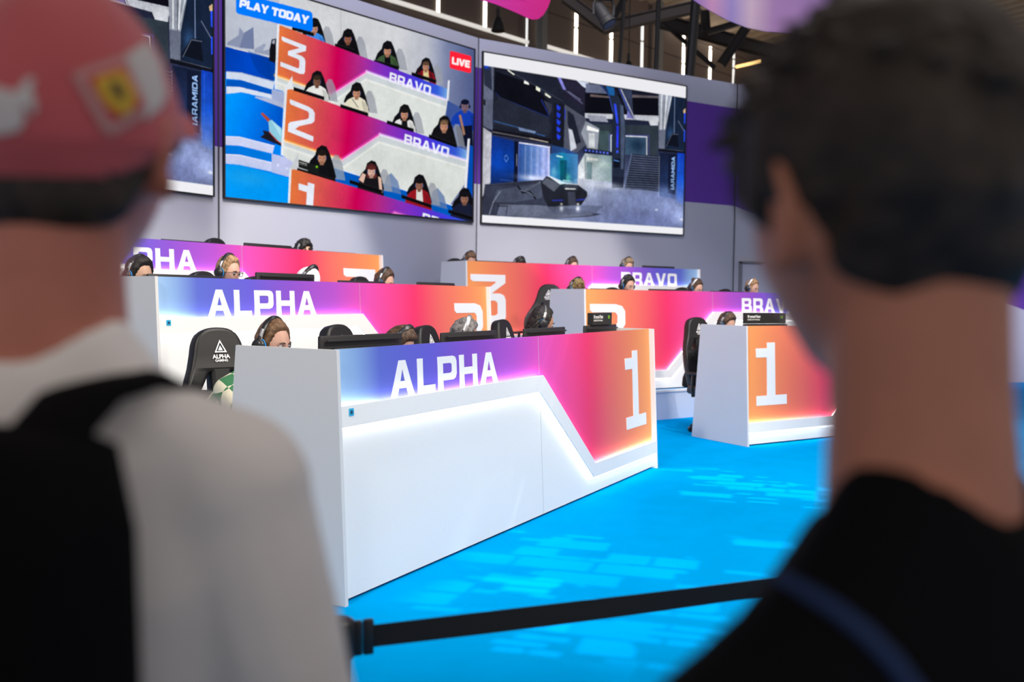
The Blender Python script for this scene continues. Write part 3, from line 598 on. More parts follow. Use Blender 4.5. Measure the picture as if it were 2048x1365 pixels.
# bright floor right of the console, fog
cv.grad([(720, 920), (950, 950), (1260, 1010), (1440, 1020), (1420, 1260), (300, 1190), (500, 1000)], (800, 930), (900, 1240), [(0, (190, 196, 212)), (.4, (132, 142, 176)), (1, (108, 118, 160))])
P_([(100, 960), (480, 930), (520, 1100), (880, 1160), (800, 1175), (560, 1190), (75, 1165)], (54, 58, 76)); P_([(180, 1000), (480, 950), (480, 1050), (300, 1080), (150, 1080)], (74, 80, 100)); P_([(200, 1095), (460, 1100), (800, 1140), (820, 1165), (560, 1190), (180, 1165)], (104, 110, 132)); ln([(185, 1105), (250, 1105), (240, 1165)], 2, (20, 22, 32)); ln([(200, 1010), (155, 1080), (130, 1160)], 3, (150, 156, 176), .7); ln([(130, 970), (320, 960), (450, 935)], 2.4, (40, 44, 60)); ln([(320, 975), (350, 1015), (400, 1010), (436, 1055)], 5, (20, 22, 30)); ln([(335, 1000), (395, 1016), (425, 1040)], 1.6, (120, 126, 146)); ln([(372, 1000), (470, 945)], 4, (92, 98, 116))
# console
P_([(470, 950), (510, 905), (640, 960), (720, 965), (780, 1010), (780, 1040), (740, 1100), (520, 1110), (490, 1050)], (34, 36, 46)); P_([(480, 950), (510, 915), (600, 965), (560, 1010)], (84, 88, 102)); P_([(520, 905), (545, 905), (640, 955), (600, 962)], (230, 236, 246)); P_([(620, 965), (715, 966), (715, 1000), (640, 1000)], (60, 66, 80)); ln([(635, 990), (700, 992)], 2.6, (236, 236, 230)); P_([(650, 1010), (700, 1010), (705, 1100), (655, 1100)], (60, 64, 80)); ln([(550, 1068), (620, 1066)], 2.4, (50, 60, 190)); ln([(710, 1066), (765, 1060)], 2.4, (50, 60, 190)); P_([(470, 1060), (520, 1110), (760, 1100), (890, 1105), (820, 1165), (560, 1160)], (84, 92, 118), .6)
for xx in (609, 718): cv.glow((xx, 1092), 8, 7, (255, 255, 240), 1); cv.glow((xx, 1122), 14, 20, (236, 240, 250), .9)
cv.grad([(530, 760), (600, 750), (718, 762), (715, 958), (640, 950), (530, 905)], (530, 850), (720, 850), [(0, (54, 130, 200)), (.5, (26, 120, 170)), (1, (80, 140, 190))], .8); cv.glow((615, 850), 26, 90, (10, 150, 150), .9); cv.glow((650, 915), 24, 30, (90, 200, 180), .8); cv.glow((560, 880), 22, 40, (120, 200, 220), .7); ln([(578, 772), (615, 780)], 3.2, (206, 250, 240)); P_([(600, 800), (645, 800), (640, 940), (600, 930)], (6, 56, 80), .6); ln([(620, 935), (665, 938)], 2.2, (190, 250, 240)); cv.glow((640, 950), 50, 10, (210, 240, 250), .7)
# column
P_([(860, 298), (960, 320), (1010, 420), (1035, 560), (1030, 860), (1020, 985), (945, 985), (945, 640), (950, 480), (930, 380)], (34, 42, 62)); P_([(905, 308), (958, 318), (962, 372), (925, 365)], (30, 100, 170)); ln([(870, 300), (925, 370), (952, 480)], 1.8, (60, 90, 190)); P_([(958, 424), (972, 430), (988, 560), (974, 556)], (48, 76, 250)); P_([(975, 570), (989, 572), (986, 718), (974, 716)], (44, 60, 240)); P_([(974, 735), (986, 735), (986, 752), (974, 752)], (60, 90, 255)); P_([(1000, 430), (1020, 440), (1032, 600), (1020, 860), (1005, 860)], (72, 84, 110)); P_([(955, 790), (1000, 790), (995, 850), (955, 850)], (16, 20, 34)); ln([(958, 800), (990, 808)], 2, (90, 150, 230)); P_([(945, 905), (1022, 915), (1020, 985), (945, 985)], (28, 34, 52))
P_([(985, 320), (1075, 335), (1085, 480), (1100, 530), (1060, 520)], (52, 60, 84)); ln([(992, 325), (1062, 480)], 2, (60, 90, 230)); ln([(1005, 330), (1095, 525)], 2.4, (222, 224, 240)); P_([(1050, 470), (1090, 525), (1040, 520)], (120, 120, 190))
# stairs
P_([(1072, 757), (1262, 775), (1258, 1010), (1025, 985)], (34, 40, 56))
for k in range(15): ln([(1072-k*3.4, 768+k*15.5), (1260-k*.3, 783+k*15.2)], 1.25, (110, 122, 156)); ln([(1072-k*3.4, 773+k*15.5), (1260-k*.3, 788+k*15.2)], .9, (14, 18, 32))
for k in range(20): cv.glow((1262-k*.4, 778+k*14), 3.2, 3.2, (240, 240, 250), 1)
ln([(1075, 757), (1028, 985)], 2, (120, 134, 176))
# right hand part
P_([(1255, 360), (1345, 372), (1300, 600), (1255, 600)], (150, 156, 170)); ln([(1275, 368), (1270, 590)], 3.5, (232, 236, 240)); ln([(1310, 372), (1300, 480), (1292, 590)], 3.5, (236, 240, 244)); ln([(1338, 376), (1300, 560)], 2, (214, 224, 230)); ln([(1292, 370), (1288, 600)], 1.4, (40, 46, 60)); P_([(1255, 600), (1300, 600), (1296, 730), (1255, 726)], (100, 106, 124)); P_([(1345, 372), (1440, 388), (1432, 740), (1296, 730), (1300, 600)], (22, 34, 56)); cv.glow((1335, 640), 24, 60, (50, 90, 140), .7); ln([(1362, 380), (1358, 640)], 1.6, (140, 160, 200)); ln([(1385, 540), (1432, 620)], 1.6, (120, 130, 160)); P_([(1425, 470), (1436, 470), (1434, 560), (1424, 555)], (40, 80, 240)); P_([(1424, 600), (1434, 600), (1432, 680), (1422, 676)], (40, 80, 240)); P_([(1418, 470), (1434, 455), (1434, 485), (1422, 490)], (214, 180, 140)); P_([(1300, 700), (1340, 622), (1380, 620), (1390, 715)], (16, 20, 32)); ln([(1306, 708), (1342, 628), (1385, 628)], 1.6, (92, 100, 120))
P_([(1254, 720), (1430, 740), (1430, 758), (1254, 742)], (16, 18, 28)); ln([(1254, 722), (1420, 740)], 1, (90, 96, 110)); cv.grad([(1262, 750), (1380, 758), (1370, 1060), (1258, 1040)], (1300, 760), (1300, 1060), [(0, (22, 30, 54)), (.6, (32, 48, 88)), (1, (84, 104, 160))]); cv.grad([(1380, 752), (1432, 756), (1424, 1100), (1372, 1080)], (1400, 760), (1400, 1080), [(0, (18, 58, 170)), (.5, (26, 84, 206)), (1, (96, 130, 216))]); P_([(1322, 762), (1372, 766), (1364, 1030), (1316, 1020)], (16, 22, 44), .8)
cv.text('IARAMIDA', (1358, 996), (1364, 778), (-22, -2), (150, 186, 236)); ln([(1392, 770), (1384, 1050)], 1, (60, 120, 230), .8)
cv.glow((1330, 1110), 150, 60, (150, 164, 214), .75); cv.glow((1180, 1080), 170, 70, (128, 142, 186), .6); cv.glow((1400, 1180), 60, 60, (176, 192, 240), .8); cv.glow((1240, 1130), 12, 6, (230, 236, 250), .8); cv.glow((1408, 1195), 12, 8, (246, 248, 255), .9); cv.glow((900, 970), 140, 26, (206, 212, 226), .6); cv.glow((1150, 1200), 200, 50, (110, 122, 176), .5); cv.glow((1300, 1010), 60, 40, (120, 140, 190), .5); cv.glow((110, 180), 22, 14, (20, 70, 230), 1)
cv.texture(.35)
# white letterbox bars
P_([(70, 60), (1460, 300), (1440, 389), (90, 170)], (236, 236, 240)); P_([(60, 1163), (1430, 1253), (1430, 1340), (60, 1260)], (240, 240, 244))
ME_HALL = picture_mesh(cv.final(), SPR.a1-SPR.a0, SPR.z1-SPR.z0)
led_screen(SPR, ME_HALL, 'right-hand LED screen showing a dark blue science fiction hall with stairs')
led_screen(SPL, ME_HALL, 'left-hand LED screen partly hidden behind the red cap, same blue hall picture')
del cv
# ------------------------------------------------------------ desks
CH = 1.2
def print_material(flip):
    nm = 'gradient_print' + ('_mirrored' if flip else '')
    m = bpy.data.materials.new(nm); m.use_nodes = True; nt = m.node_tree; b = nt.nodes['Principled BSDF']; b.inputs['Roughness'].default_value = .5
    tc = nt.nodes.new('ShaderNodeTexCoord'); sp = nt.nodes.new('ShaderNodeSeparateXYZ'); nt.links.new(tc.outputs['Object'], sp.inputs[0])
    mr = nt.nodes.new('ShaderNodeMapRange'); mr.inputs['From Min'].default_value = CL if flip else 0; mr.inputs['From Max'].default_value = 0 if flip else CL
    nt.links.new(sp.outputs[0], mr.inputs[0]); r = nt.nodes.new('ShaderNodeValToRGB'); nt.links.new(mr.outputs[0], r.inputs[0])
    st = [(0, (160, 205, 240)), (.035, (136, 180, 228)), (.085, (88, 108, 208)), (.2, (98, 92, 214)), (.30, (134, 78, 204)), (.42, (172, 76, 200)), (.53, (226, 74, 176)), (.62, (240, 62, 140)), (.69, (243, 44, 106)), (.72, (238, 62, 100)), (.80, (236, 108, 96)), (.90, (242, 138, 90)), (1, (248, 164, 88))]
    e = r.color_ramp.elements
    e[0].position = 0; e[0].color = (*rgb(*st[0][1]), 1); e[1].position = 1; e[1].color = (*rgb(*st[-1][1]), 1)
    for p, c in st[1:-1]: q = e.new(p); q.color = (*rgb(*c), 1)
    for q in e: q.color = (q.color[0]*.93, q.color[1]*.86, q.color[2]*.9, 1)
    nt.links.new(r.outputs[0], b.inputs['Base Color']); return m
PRINT = {False: print_material(False), True: print_material(True)}
sticker_blue = mat('sticker_blue', rgb(40, 170, 215), .5); sticker_dark = mat('sticker_dark', rgb(20, 70, 100), .5)
joint_grey = mat('joint_grey', (.42, .41, .43), .8); desk_top_mat = mat('desk_white', (.70, .71, .73), .4)
UP = [(0, .935), (2.07, .942), (2.875, .238), (CL, .235)]
LO = [(0, .835), (2.015, .838), (2.84, .14), (CL, .135)]
SLOPE = .05
def yf(z, d=0): return SLOPE*z + d      # how far back the sloping front face stands at height z

def desk(key, number, label):
    flip = key[0] == 'B'
    O = ORG[key]
    t = thing('gaming_desk', label, 'desk', O, RAD(ANG[key]), 'long gaming desks on the stage')
    fx = (lambda u: CL-u) if flip else (lambda u: u)
    def poly(name, pts, mt, d0, d1, parent=t, lb=None, bev=0):
        m = MB(); lp = [(fx(u), yf(z, d0), z) for u, z in pts]; m.prism(lp, (0, d1-d0, 0)); return m.build(name, mt, parent, None, lb)
    for u in (-.022, CL):                                   # the two end boards, wider at the floor
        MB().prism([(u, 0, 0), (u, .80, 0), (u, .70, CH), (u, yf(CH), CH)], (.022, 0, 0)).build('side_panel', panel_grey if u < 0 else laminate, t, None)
    poly('front_panel', [(0.0005, CH-.001)]+[(max(u, .0005) if u < CL else CL-.0005, z-.05) for u, z in UP]+[(CL-.0005, CH-.001)], PRINT[flip], .04, .055, lb='printed front in a blue to purple to pink to orange gradient')
    poly('lower_panel', [(0.0005, .014)]+[(max(u, .0005) if u < CL else CL-.0005, z+.05) for u, z in LO]+[(CL-.0005, .014)], laminate, .038, .055, lb='plain white lower front')
    poly('light_band', UP+LO[::-1], laminate, 0, .012, lb='raised white band with lit edges')
    # the light strips hidden behind the band's two edges
    def off(pl, dz): return [(u, z+dz) for u, z in pl]
    for pl, dz, nm in ((UP, -.016, 'led_strip'), (LO, .016, 'led_strip')):
        poly(nm, off(pl, dz*.35)+off(pl, dz)[::-1], led_mat, .014, .034, lb='glowing white light strip')
    mb = MB(); mb.prism([(fx(u), yf(z, .013), z) for u, z in off(UP, -.03)+off(LO, .03)[::-1]], (0, .026, 0)); mb.build('band_spacer', laminate, t, None)
    MB().prism([(2.0815, yf(.945, .0394), .945), (2.0845, yf(.945, .0394), .945), (2.0845, yf(1.199, .0394), 1.199), (2.0815, yf(1.199, .0394), 1.199)], (0, .002, 0)).prism([(2.0815, yf(.016, .0374), .016), (2.0845, yf(.016, .0374), .016), (2.0845, yf(.80, .0374), .80), (2.0815, yf(.80, .0374), .80)], (0, .002, 0)).build('panel_joint', joint_grey, t, None)
    # lettering
    ux = Vector((1, 0, 0)); nz = Vector((0, SLOPE, 1)).normalized(); ny = ux.cross(nz)   # points to the rear
    def place(me, u, z, d=.0385): return xform(me, basis(ux, nz, -ny, (u, yf(z, d), z)))
    word = 'BRAVO' if flip else 'ALPHA'
    w, ls = glyph_run(word, .17 if not flip else .2); hh = .186
    uw = 1.095; sx = uw/w; u0 = 2.62 if flip else .437
    me = flat_shape([[(x*sx, y*hh) for x, y in l] for l in ls], .003); link_mesh('lettering', place(me, u0, .936), white_print, t, 'white block letters reading %s' % word)
    gw, gl = GL[number]; H_ = .635
    if number == '1': wd, u0 = .44, (.15 if flip else 3.585)
    elif number == '2': wd, u0 = .53, (.09 if flip else 3.535)
    else: wd, u0 = .54, (.07 if flip else 3.53)
    me = flat_shape([[(x/gw*wd, y*H_) for x, y in l] for l in gl], .003); link_mesh('numeral', place(me, u0, .395), white_print, t, 'large white numeral %s' % number)
    su = CL-.105 if flip else .052
    so = link_mesh('sticker', place(flat_shape([rounded([(0, 0), (.036, 0), (.036, .036), (0, .036)], .004, 2)], .002), su, .885, -.001), sticker_blue, t, 'small blue square sticker')
    link_mesh('sticker_icon', place(flat_shape([[(.018+.010*cos(a), .018+.010*sin(a)) for a in [2*pi*k/8 for k in range(8)]]], .001), su, .885, -.0025), sticker_dark, so)
    MB().box((CL/2, .40, .735), (CL-.004, .62, .03), None).build('worktop', desk_top_mat, t, None)
    MB().box((CL/2, .665, .35), (CL-.004, .018, .70)).build('rear_board', laminate, t, None)
    return t
desk('A1', '1', 'nearest white desk with the ALPHA lettering and numeral 1 on its front')
desk('A2', '2', 'middle-row ALPHA desk with numeral 2, behind the nearest desk')
desk('A3', '3', 'highest ALPHA desk at back left with numeral 3, under the live picture')
desk('B1', '1', 'front-row desk with numeral 1 standing right of the walkway on the blue carpet')
desk('B2', '2', 'middle-row BRAVO desk with numeral 2 raised on the platform behind the walkway')
desk('B3', '3', 'top-row BRAVO desk with numeral 3 below the right-hand screen')

def local(key, u, v, z=0):
    dx, dy = dirs(ANG[key]); return ORG[key] + dx*u + dy*v + Vector((0, 0, z))
def from_px(key, px, py, v):
    """local x and height of the point seen at (px, py) in the vertical plane v behind the desk's front"""
    dx, dy = dirs(ANG[key]); P0 = ORG[key]+dy*v; w = at_plane(px, py, P0, dy)-ORG[key]
    return w.dot(dx), w.z
def copy_tree(o, parent=None):
    c = o.copy(); COL.objects.link(c)
    if parent is not None: c.parent = parent
    for ch in o.children: copy_tree(ch, c)
    return c

# ------------------------------------------------------------ monitors
mon_back = mat('monitor_black', (.016, .016, .018), .45)
scr_on = mat('monitor_screen', (.05, .08, .16), .2, emis=.8, ecol=(.10, .2, .5))
def make_monitor():
    t = thing('monitor', 'black monitor', 'monitor', (0, 0, 0))
    MB().box((0, 0, .305), (.66, .024, .375), None, .008).box((0, -.022, .30), (.50, .03, .26), None, .012).box((0, -.030, .465), (.60, .016, .012), None, .003).build('housing', mon_back, t)
    MB().box((0, .0135, .31), (.63, .002, .345)).build('screen', scr_on, t, None)
    MB().box((0, -.03, .14), (.06, .03, .26), None, .008).build('neck', mon_back, t)
    MB().box((0, 0, .008), (.24, .19, .014), None, .006).build('base', mon_back, t)
    return t
MON0 = make_monitor()
MON_USED = [False]
def monitor(key, u, label, top, rz=0, v=.40):
    o = MON0 if not MON_USED[0] else copy_tree(MON0); MON_USED[0] = True
    p = local(key, u, v, .751); o.location = p; o.rotation_euler = (0, 0, RAD(ANG[key]+rz)); o.scale = (1, 1, (top-.751)/.4925)
    o['label'] = label; o['group'] = 'player monitors on the desks'; return o
monitor('A1', .60, 'black monitor at the near end of the nearest ALPHA desk', 1.245, -3)
monitor('A1', 1.70, 'black monitor on the nearest ALPHA desk in front of the grey-haired man', 1.232, 0)
monitor('A1', 2.77, 'black monitor on the nearest ALPHA desk before the long-haired player', 1.232, 0)
monitor('A1', 3.80, 'black monitor under the small black sign at the far end of the nearest ALPHA desk', 1.232, 0)
monitor('A2', .53, 'black monitor at the left end of the middle ALPHA desk', 1.222)
monitor('A2', 1.53, 'tallest black monitor on the middle ALPHA desk near the white cap', 1.262)
monitor('A2', 2.50, 'black monitor on the middle ALPHA desk just right of the white-capped player', 1.222)
monitor('A2', 3.68, 'black monitor at the right end of the middle ALPHA desk', 1.232)
monitor('A3', 1.73, 'black monitor at the left of the top ALPHA desk against the white wall', 1.228)
monitor('A3', 2.72, 'black monitor on the top ALPHA desk just left of the curly-haired player', 1.25)
monitor('A3', 3.76, 'black monitor at the right end of the top ALPHA desk', 1.222)
monitor('B3', .66, 'black monitor at the left end of the top BRAVO desk beside the first brown-haired player', 1.222)
monitor('B3', 1.53, 'black monitor on the top BRAVO desk between the second and third players', 1.215)
monitor('B3', 2.60, 'black monitor on the top BRAVO desk between the third and fourth players', 1.212)
monitor('B3', 3.62, 'black monitor standing out at the right end of the top BRAVO desk', 1.243)
monitor('B2', .60, 'black monitor on the middle BRAVO desk beside the player with bleached curls', 1.212)
monitor('B2', 1.60, 'black monitor on the middle BRAVO desk left of the woman with the hair bun', 1.222)
monitor('B2', 2.68, 'black monitor on the middle BRAVO desk between the bun and the blond player', 1.212)
monitor('B1', .62, 'black monitor under the sign on the front-row desk right of the walkway', 1.208)

# ------------------------------------------------------------ small black signs that stand on the monitors
sign_black = mat('sign_black', (.012, .014, .012), .5); sign_white = mat('sign_white', (.8, .8, .8), .6); sign_green = mat('sign_green', rgb(118, 185, 20), .5); sign_dkgreen = mat('sign_dark_green', rgb(30, 66, 20), .6)
def sign(key, u, label, w, z0, z1):
    t = thing('monitor_sign', label, 'sign', local(key, u, .395, z0), RAD(ANG[key]), 'small black signs on the monitors')
    h = z1-z0
    MB().box((0, 0, h/2), (w, .05, h), None, .003, 1).build('sign_board', sign_black, t, None)
    FR = Matrix.Rotation(pi/2, 4, 'X')
    m1 = xform(text_mesh('Beyond Fast', .038, .001, .0012, 'LEFT'), Matrix.Translation((-w/2+.018, -.0262, h*.55)) @ FR)
    m2 = xform(text_mesh('GeForce RTX 40 Series', .0185, .001, .0004, 'LEFT'), Matrix.Translation((-w/2+.018, -.0262, h*.32)) @ FR)
    link_mesh('sign_text', join_meshes([m1, m2]), sign_white, t, 'white text reading Beyond Fast')
    eye = flat_shape([[(0, 0), (.034, 0), (.034, .028), (0, .028)], [(.017+.010*cos(a), .014+.007*sin(a)) for a in [2*pi*k/10 for k in range(10)]], [(.017+.004*cos(a), .014+.003*sin(a)) for a in [2*pi*k/8 for k in range(8)]]], .001)
    link_mesh('sign_emblem', xform(eye, Matrix.Translation((w/2-.085, -.0262, h*.5)) @ FR), sign_green, t, 'green square eye emblem')
    m3 = flat_shape([[(w*.30, .0), (w*.42, 0), (w*.49, h*.15), (w*.49, h*.2)]], .0008)
    link_mesh('sign_streak', xform(m3, Matrix.Translation((0, -.026, 0)) @ FR), sign_dkgreen, t)
sign('A1', 3.775, 'small black Beyond Fast sign on the nearest desk, before the far numeral 2', .40, 1.233, 1.335)
sign('B1', .60, 'small black Beyond Fast sign on the desk right of the walkway', .60, 1.212, 1.325)

# ------------------------------------------------------------ gaming chairs
chair_logo = mat('chair_print', (.8, .8, .82), .5)
chair_blue_piping = mat('chair_piping', (.02, .02, .03), .5)
def make_chair():
    t = thing('gaming_chair', 'black gaming chair', 'chair')
    half = [(.0, .0), (.19, .0), (.222, .06), (.245, .17), (.262, .28), (.258, .37), (.232, .45), (.192, .53), (.158, .61), (.137, .69), (.124, .755), (.100, .808), (.060, .832), (.0, .838)]
    outline = half + [(-x, z) for x, z in half[::-1][1:-1]]
    slot = [(.040, .605), (.088, .60), (.150, .485), (.140, .462), (.055, .455), (.045, .462)]
    back = flat_shape([rounded(outline, .02, 2), rounded(slot, .02, 3), rounded([(-x, z) for x, z in slot[::-1]], .02, 3)], .05, .022, 3)
    tilt = Matrix.Translation((0, .24, .47)) @ Matrix.Rotation(RAD(-12), 4, 'X')
    B_ = tilt @ basis((1, 0, 0), (0, 0, 1), (0, -1, 0))
    bm = bmesh.new(); bm.from_mesh(back)
    for v in bm.verts:                                    # wings curve forward
        v.co.z += max(0, abs(v.co.x)-.10)**1.5*1.1*max(.1, min(1, (.66-v.co.y)/.3+.1))
    bm.to_mesh(back); bm.free()
    link_mesh('backrest', smooth(xform(back, B_), 40), leather, t)
    def front(me, x, z, y=.052): return xform(me, B_ @ Matrix.Translation((x, z, y)))
    cush = MB().box((0, .25, .034), (.26, .34, .05), None, .022, 3)
    me = cush.mesh('c', 40); link_mesh('backrest_cushion', xform(me, B_), leather, t)
    tri = [(-.038, 0), (.038, 0), (0, .078)]
    tri2 = [(-.026, .008), (.026, .008), (0, .062)]
    tri3 = [(-.016, .013), (.014, .013), (0, .043)]
    lg = join_meshes([front(flat_shape([tri, tri2, tri3], .002), 0, .70, .054), front(text_mesh('ALPHA', .034, .002, .0012), 0, .664, .054), front(text_mesh('GAMING', .020, .002, .0006), 0, .644, .054)])
    link_mesh('headrest_logo', lg, chair_logo, t, 'white triangle logo with ALPHA GAMING lettering')
    MB().box((0, 0, .47), (.50, .50, .09), None, .035, 3).build('seat', leather, t, 40)
    for s in (-1, 1):
        MB().box((s*.235, -.02, .505), (.07, .44, .06), None, .025, 3).build('seat_bolster', leather, t, 40)
        a = MB().tube([(s*.22, .05, .43), (s*.31, .05, .42), (s*.32, .05, .50), (s*.31, .05, .66)], .018, 8).build('armrest', black_plastic, t)
        MB().box((s*.31, 0, .68), (.095, .28, .03), None, .013, 3).build('arm_pad', leather, a, 40)
    MB().box((0, 0, .415), (.24, .26, .03), None, .005).tube([(.12, .05, .41), (.24, .06, .40), (.30, .07, .375)], .008, 8).build('tilt_mechanism', black_plastic, t)
    MB().tube([(0, 0, .10), (0, 0, .26)], .030, 16).tube([(0, 0, .26), (0, 0, .41)], .018, 16).build('gas_lift', black_plastic, t)
    for k in range(5):
        a = 2*pi*k/5+.3; d = Vector((cos(a), sin(a), 0))
        lg_ = MB().tube([d*.03+Vector((0, 0, .115)), d*.18+Vector((0, 0, .105)), d*.30+Vector((0, 0, .075))], [(.032, .022), (.026, .018), (.018, .013)], 10).build('base_leg', black_plastic, t)
        c = d*.305; m_ = Matrix.Rotation(a, 3, 'Z') @ Matrix.Rotation(pi/2, 3, 'X')
        MB().lathe([(.0, -.024), (.026, -.024), (.030, -.018), (.030, -.004), (.018, -.004), (.018, .004), (.030, .004), (.030, .018), (.026, .024), (.0, .024)], (c.x, c.y, .031), 16, m_).tube([c+Vector((0, 0, .031)), c+Vector((0, 0, .075))], .008, 6).build('caster', black_plastic, lg_)
    return t
CH0 = make_chair(); CH_USED = [False]
def chair(key, px, py, label, rz=0, v=1.35):
    u, z = from_px(key, px, py, v)
    o = CH0 if not CH_USED[0] else copy_tree(CH0); CH_USED[0] = True
    # the headrest top sits about .42 behind the seat centre
    d = Vector((-sin(RAD(rz)), cos(RAD(rz)), 0))*.42
    o.location = local(key, u-d.x, v-d.y); o.rotation_euler = (0, 0, RAD(ANG[key]+rz)); o.scale = (1, 1, z/1.30)
    o['label'] = label; o['group'] = 'black gaming chairs'; return o
chair('A1', 428, 660, 'black gaming chair at the near end, behind the player in the checkered shirt', -18, 1.42)
chair('A1', 668, 653, 'black gaming chair with triangle logo behind the bowed brown-haired player')
chair('A1', 845, 654, 'black gaming chair rising just right of the bowed brown-haired head', 4)
chair('A1', 999, 642, 'black gaming chair with triangle logo behind the long-haired player', 4)
chair('A2', 400, 546, 'black gaming chair barely showing between the black-haired and bespectacled players of row two')
chair('A2', 505, 556, 'black gaming chair behind the white-capped player of row two', 0, 1.3)
chair('A2', 716, 556, 'black gaming chair at the far end of the middle ALPHA desk')
chair('A3', 427, 479, 'black gaming chair whose top shows above the left of the top ALPHA desk', 0, 1.5)
chair('A3', 575, 497, 'black gaming chair of the curly-haired player in the top row')
chair('B3', 908, 519, 'black gaming chair at the left end of the top BRAVO desk')
chair('B2', 1100, 571, 'black gaming chair sticking out left of the middle BRAVO desk, turned sideways', -48)
chair('B2', 1222, 577, 'black gaming chair of the second player at the middle BRAVO desk')
chair('B2', 1362, 577, 'black gaming chair left of the woman with the hair bun')
chair('B2', 1448, 580, 'black gaming chair left of the blond player at the middle BRAVO desk')
chair('B1', 1390, 637, 'black gaming chair on the blue carpet at the front-row desk, right of the walkway', -4)
# ------------------------------------------------------------ people
def gss(x, z, cx, cz, sx, sz): return math.exp(-((x-cx)/sx)**2-((z-cz)/sz)**2)
def head_pt(px, py, pz, feat=True):
    x, y, z = .075*px, .096*py, .120*pz
    t = max(0, -pz); x *= 1-.30*t**1.4
    if py > 0: y *= (1+.06*max(0, 1-abs(pz-.2)*1.5))*(1-.42*t)
    else: y *= 1-.05*max(0, pz)
    if pz > 0: x *= 1+.05*(1-pz)
    if feat and py < .1:
        w = min(1, (.1-py)*3); d = 0
        d += .019*gss(x, z, 0, -.026, .012, .013)+.011*gss(x, z, 0, -.004, .009, .020)
        for s in (-1, 1):
            d -= .011*gss(x, z, s*.031, .004, .015, .011); d += .004*gss(x, z, s*.029, .024, .022, .008); d += .004*gss(x, z, s*.044, -.026, .018, .018)
            d += .004*gss(x, z, s*.012, -.032, .007, .006)
        d += .007*gss(x, z, 0, -.061, .022, .009)-.004*gss(x, z, 0, -.0615, .021, .0022)+.009*gss(x, z, 0, -.098, .024, .015)-.003*gss(x, z, 0, -.079, .022, .006)
        y -= d*w
    return Vector((x, y, z))
def sphere_rings(fn, nu, nv):
    rr = []
    for j in range(1, nv):
        th = pi*j/nv; rr.append([fn(sin(th)*cos(2*pi*i/nu), sin(th)*sin(2*pi*i/nu), cos(th)) for i in range(nu)])
    return rr
def add_shell(mb, fn, nu, nv, M):
    rr = sphere_rings(fn, nu, nv); R_ = [[mb.bm.verts.new(M @ p) for p in r] for r in rr]
    top = mb.bm.verts.new(M @ fn(0, 0, 1)); bot = mb.bm.verts.new(M @ fn(0, 0, -1))
    for a, b in zip(R_, R_[1:]):
        for j in range(nu): mb.bm.faces.new((a[j], b[j], b[(j+1) % nu], a[(j+1) % nu]))
    for j in range(nu):
        mb.bm.faces.new((top, R_[0][j], R_[0][(j+1) % nu])); mb.bm.faces.new((bot, R_[-1][(j+1) % nu], R_[-1][j]))
HLN = [(0, .084), (.45, .083), (.75, .074), (.92, .060), (1.05, .030), (1.2, -.012), (1.35, -.022), (1.5, -.005), (1.7, -.005), (1.95, -.045), (pi, -.080)]
def hair_fn(T, nape=0, front=0, wave=.004, freq=22, streak=1.0, top=0, seed=0):
    xs = [a for a, _ in HLN]; zs = [z for _, z in HLN]
    def fn(px, py, pz):
        b_ = head_pt(px, py, pz, False); a = abs(math.atan2(px, -py)) if abs(px)+abs(py) > 1e-6 else 0
        h = float(np.interp(a, xs, zs)); h += nape*max(0, min(1, (a-1.4)/.6)) + front*max(0, 1-a)
        k = max(0, min(1, (b_.z-h)/.022+.25)); k = k*k*(3-2*k)
        n = noise.noise(Vector((b_.x*freq+seed, b_.y*freq*streak, b_.z*freq*streak+5))) + .5*noise.noise(Vector((b_.x*freq*2.3, b_.y*freq*2.3+seed, b_.z*freq*2)))
        up = max(0, pz)**2*top
        fade = 1 if a < 1.2 else .35+.65*max(0, min(1, (b_.z+.06)/.12))      # shorter towards the nape
        th = (T*fade+up+wave*n)*k - .012*(1-k)
        nrm = Vector((px/.075, py/.1, pz/.12)).normalized()
        return b_+nrm*th
    return fn
def remeshed(mb, voxel, sm_it=2):
    me = mb.mesh('r'); o = bpy.data.objects.new('t', me); COL.objects.link(o)
    r = o.modifiers.new('r', 'REMESH'); r.mode = 'VOXEL'; r.voxel_size = voxel; r.use_smooth_shade = True
    if sm_it: s_ = o.modifiers.new('s', 'SMOOTH'); s_.iterations = sm_it; s_.factor = .5
    out = evaluated(o); bpy.data.objects.remove(o); bpy.data.meshes.remove(me); smooth(out); return out
def hand(mb, wrist, direction, down, side, curl=.5, k=1.0):
    """palm, four fingers and a thumb leaving the side of the palm"""
    d = Vector(direction).normalized(); n = (Vector(down)-d*Vector(down).dot(d)).normalized(); x = d.cross(n)*side; w = Vector(wrist)
    mb.tube([w-d*.01, w+d*.02*k, w+d*.055*k, w+d*.09*k], [(.026*k, .018*k), (.034*k, .017*k), (.042*k, .014*k), (.040*k, .012*k)], 10, up=n)
    for i, (ln_, r) in enumerate(((.070, .0085), (.078, .009), (.073, .0085), (.058, .0075))):
        b0 = w+d*.085*k+x*(-.031+.0205*i)*k; p = [b0-d*.01]; cur = d.copy()
        for s_ in range(3):
            cur = (cur*cos(curl*.55)+n*sin(curl*.55)).normalized(); p.append(p[-1]+cur*ln_*k*(.45, .32, .28)[s_])
        mb.tube(p, [r*k*1.05, r*k, r*k*.9, r*k*.7], 8)
    b0 = w+d*.025*k-x*.028*k; mb.tube([b0, b0-x*.022*k+d*.025*k, b0-x*.030*k+d*.052*k+n*.008*k, b0-x*.026*k+d*.075*k+n*.014*k], [.014*k, .0115*k, .010*k, .007*k], 8)
def limb(mb, pts, rad, n=12, up=None): mb.tube(pts, rad, n, True, up=up)

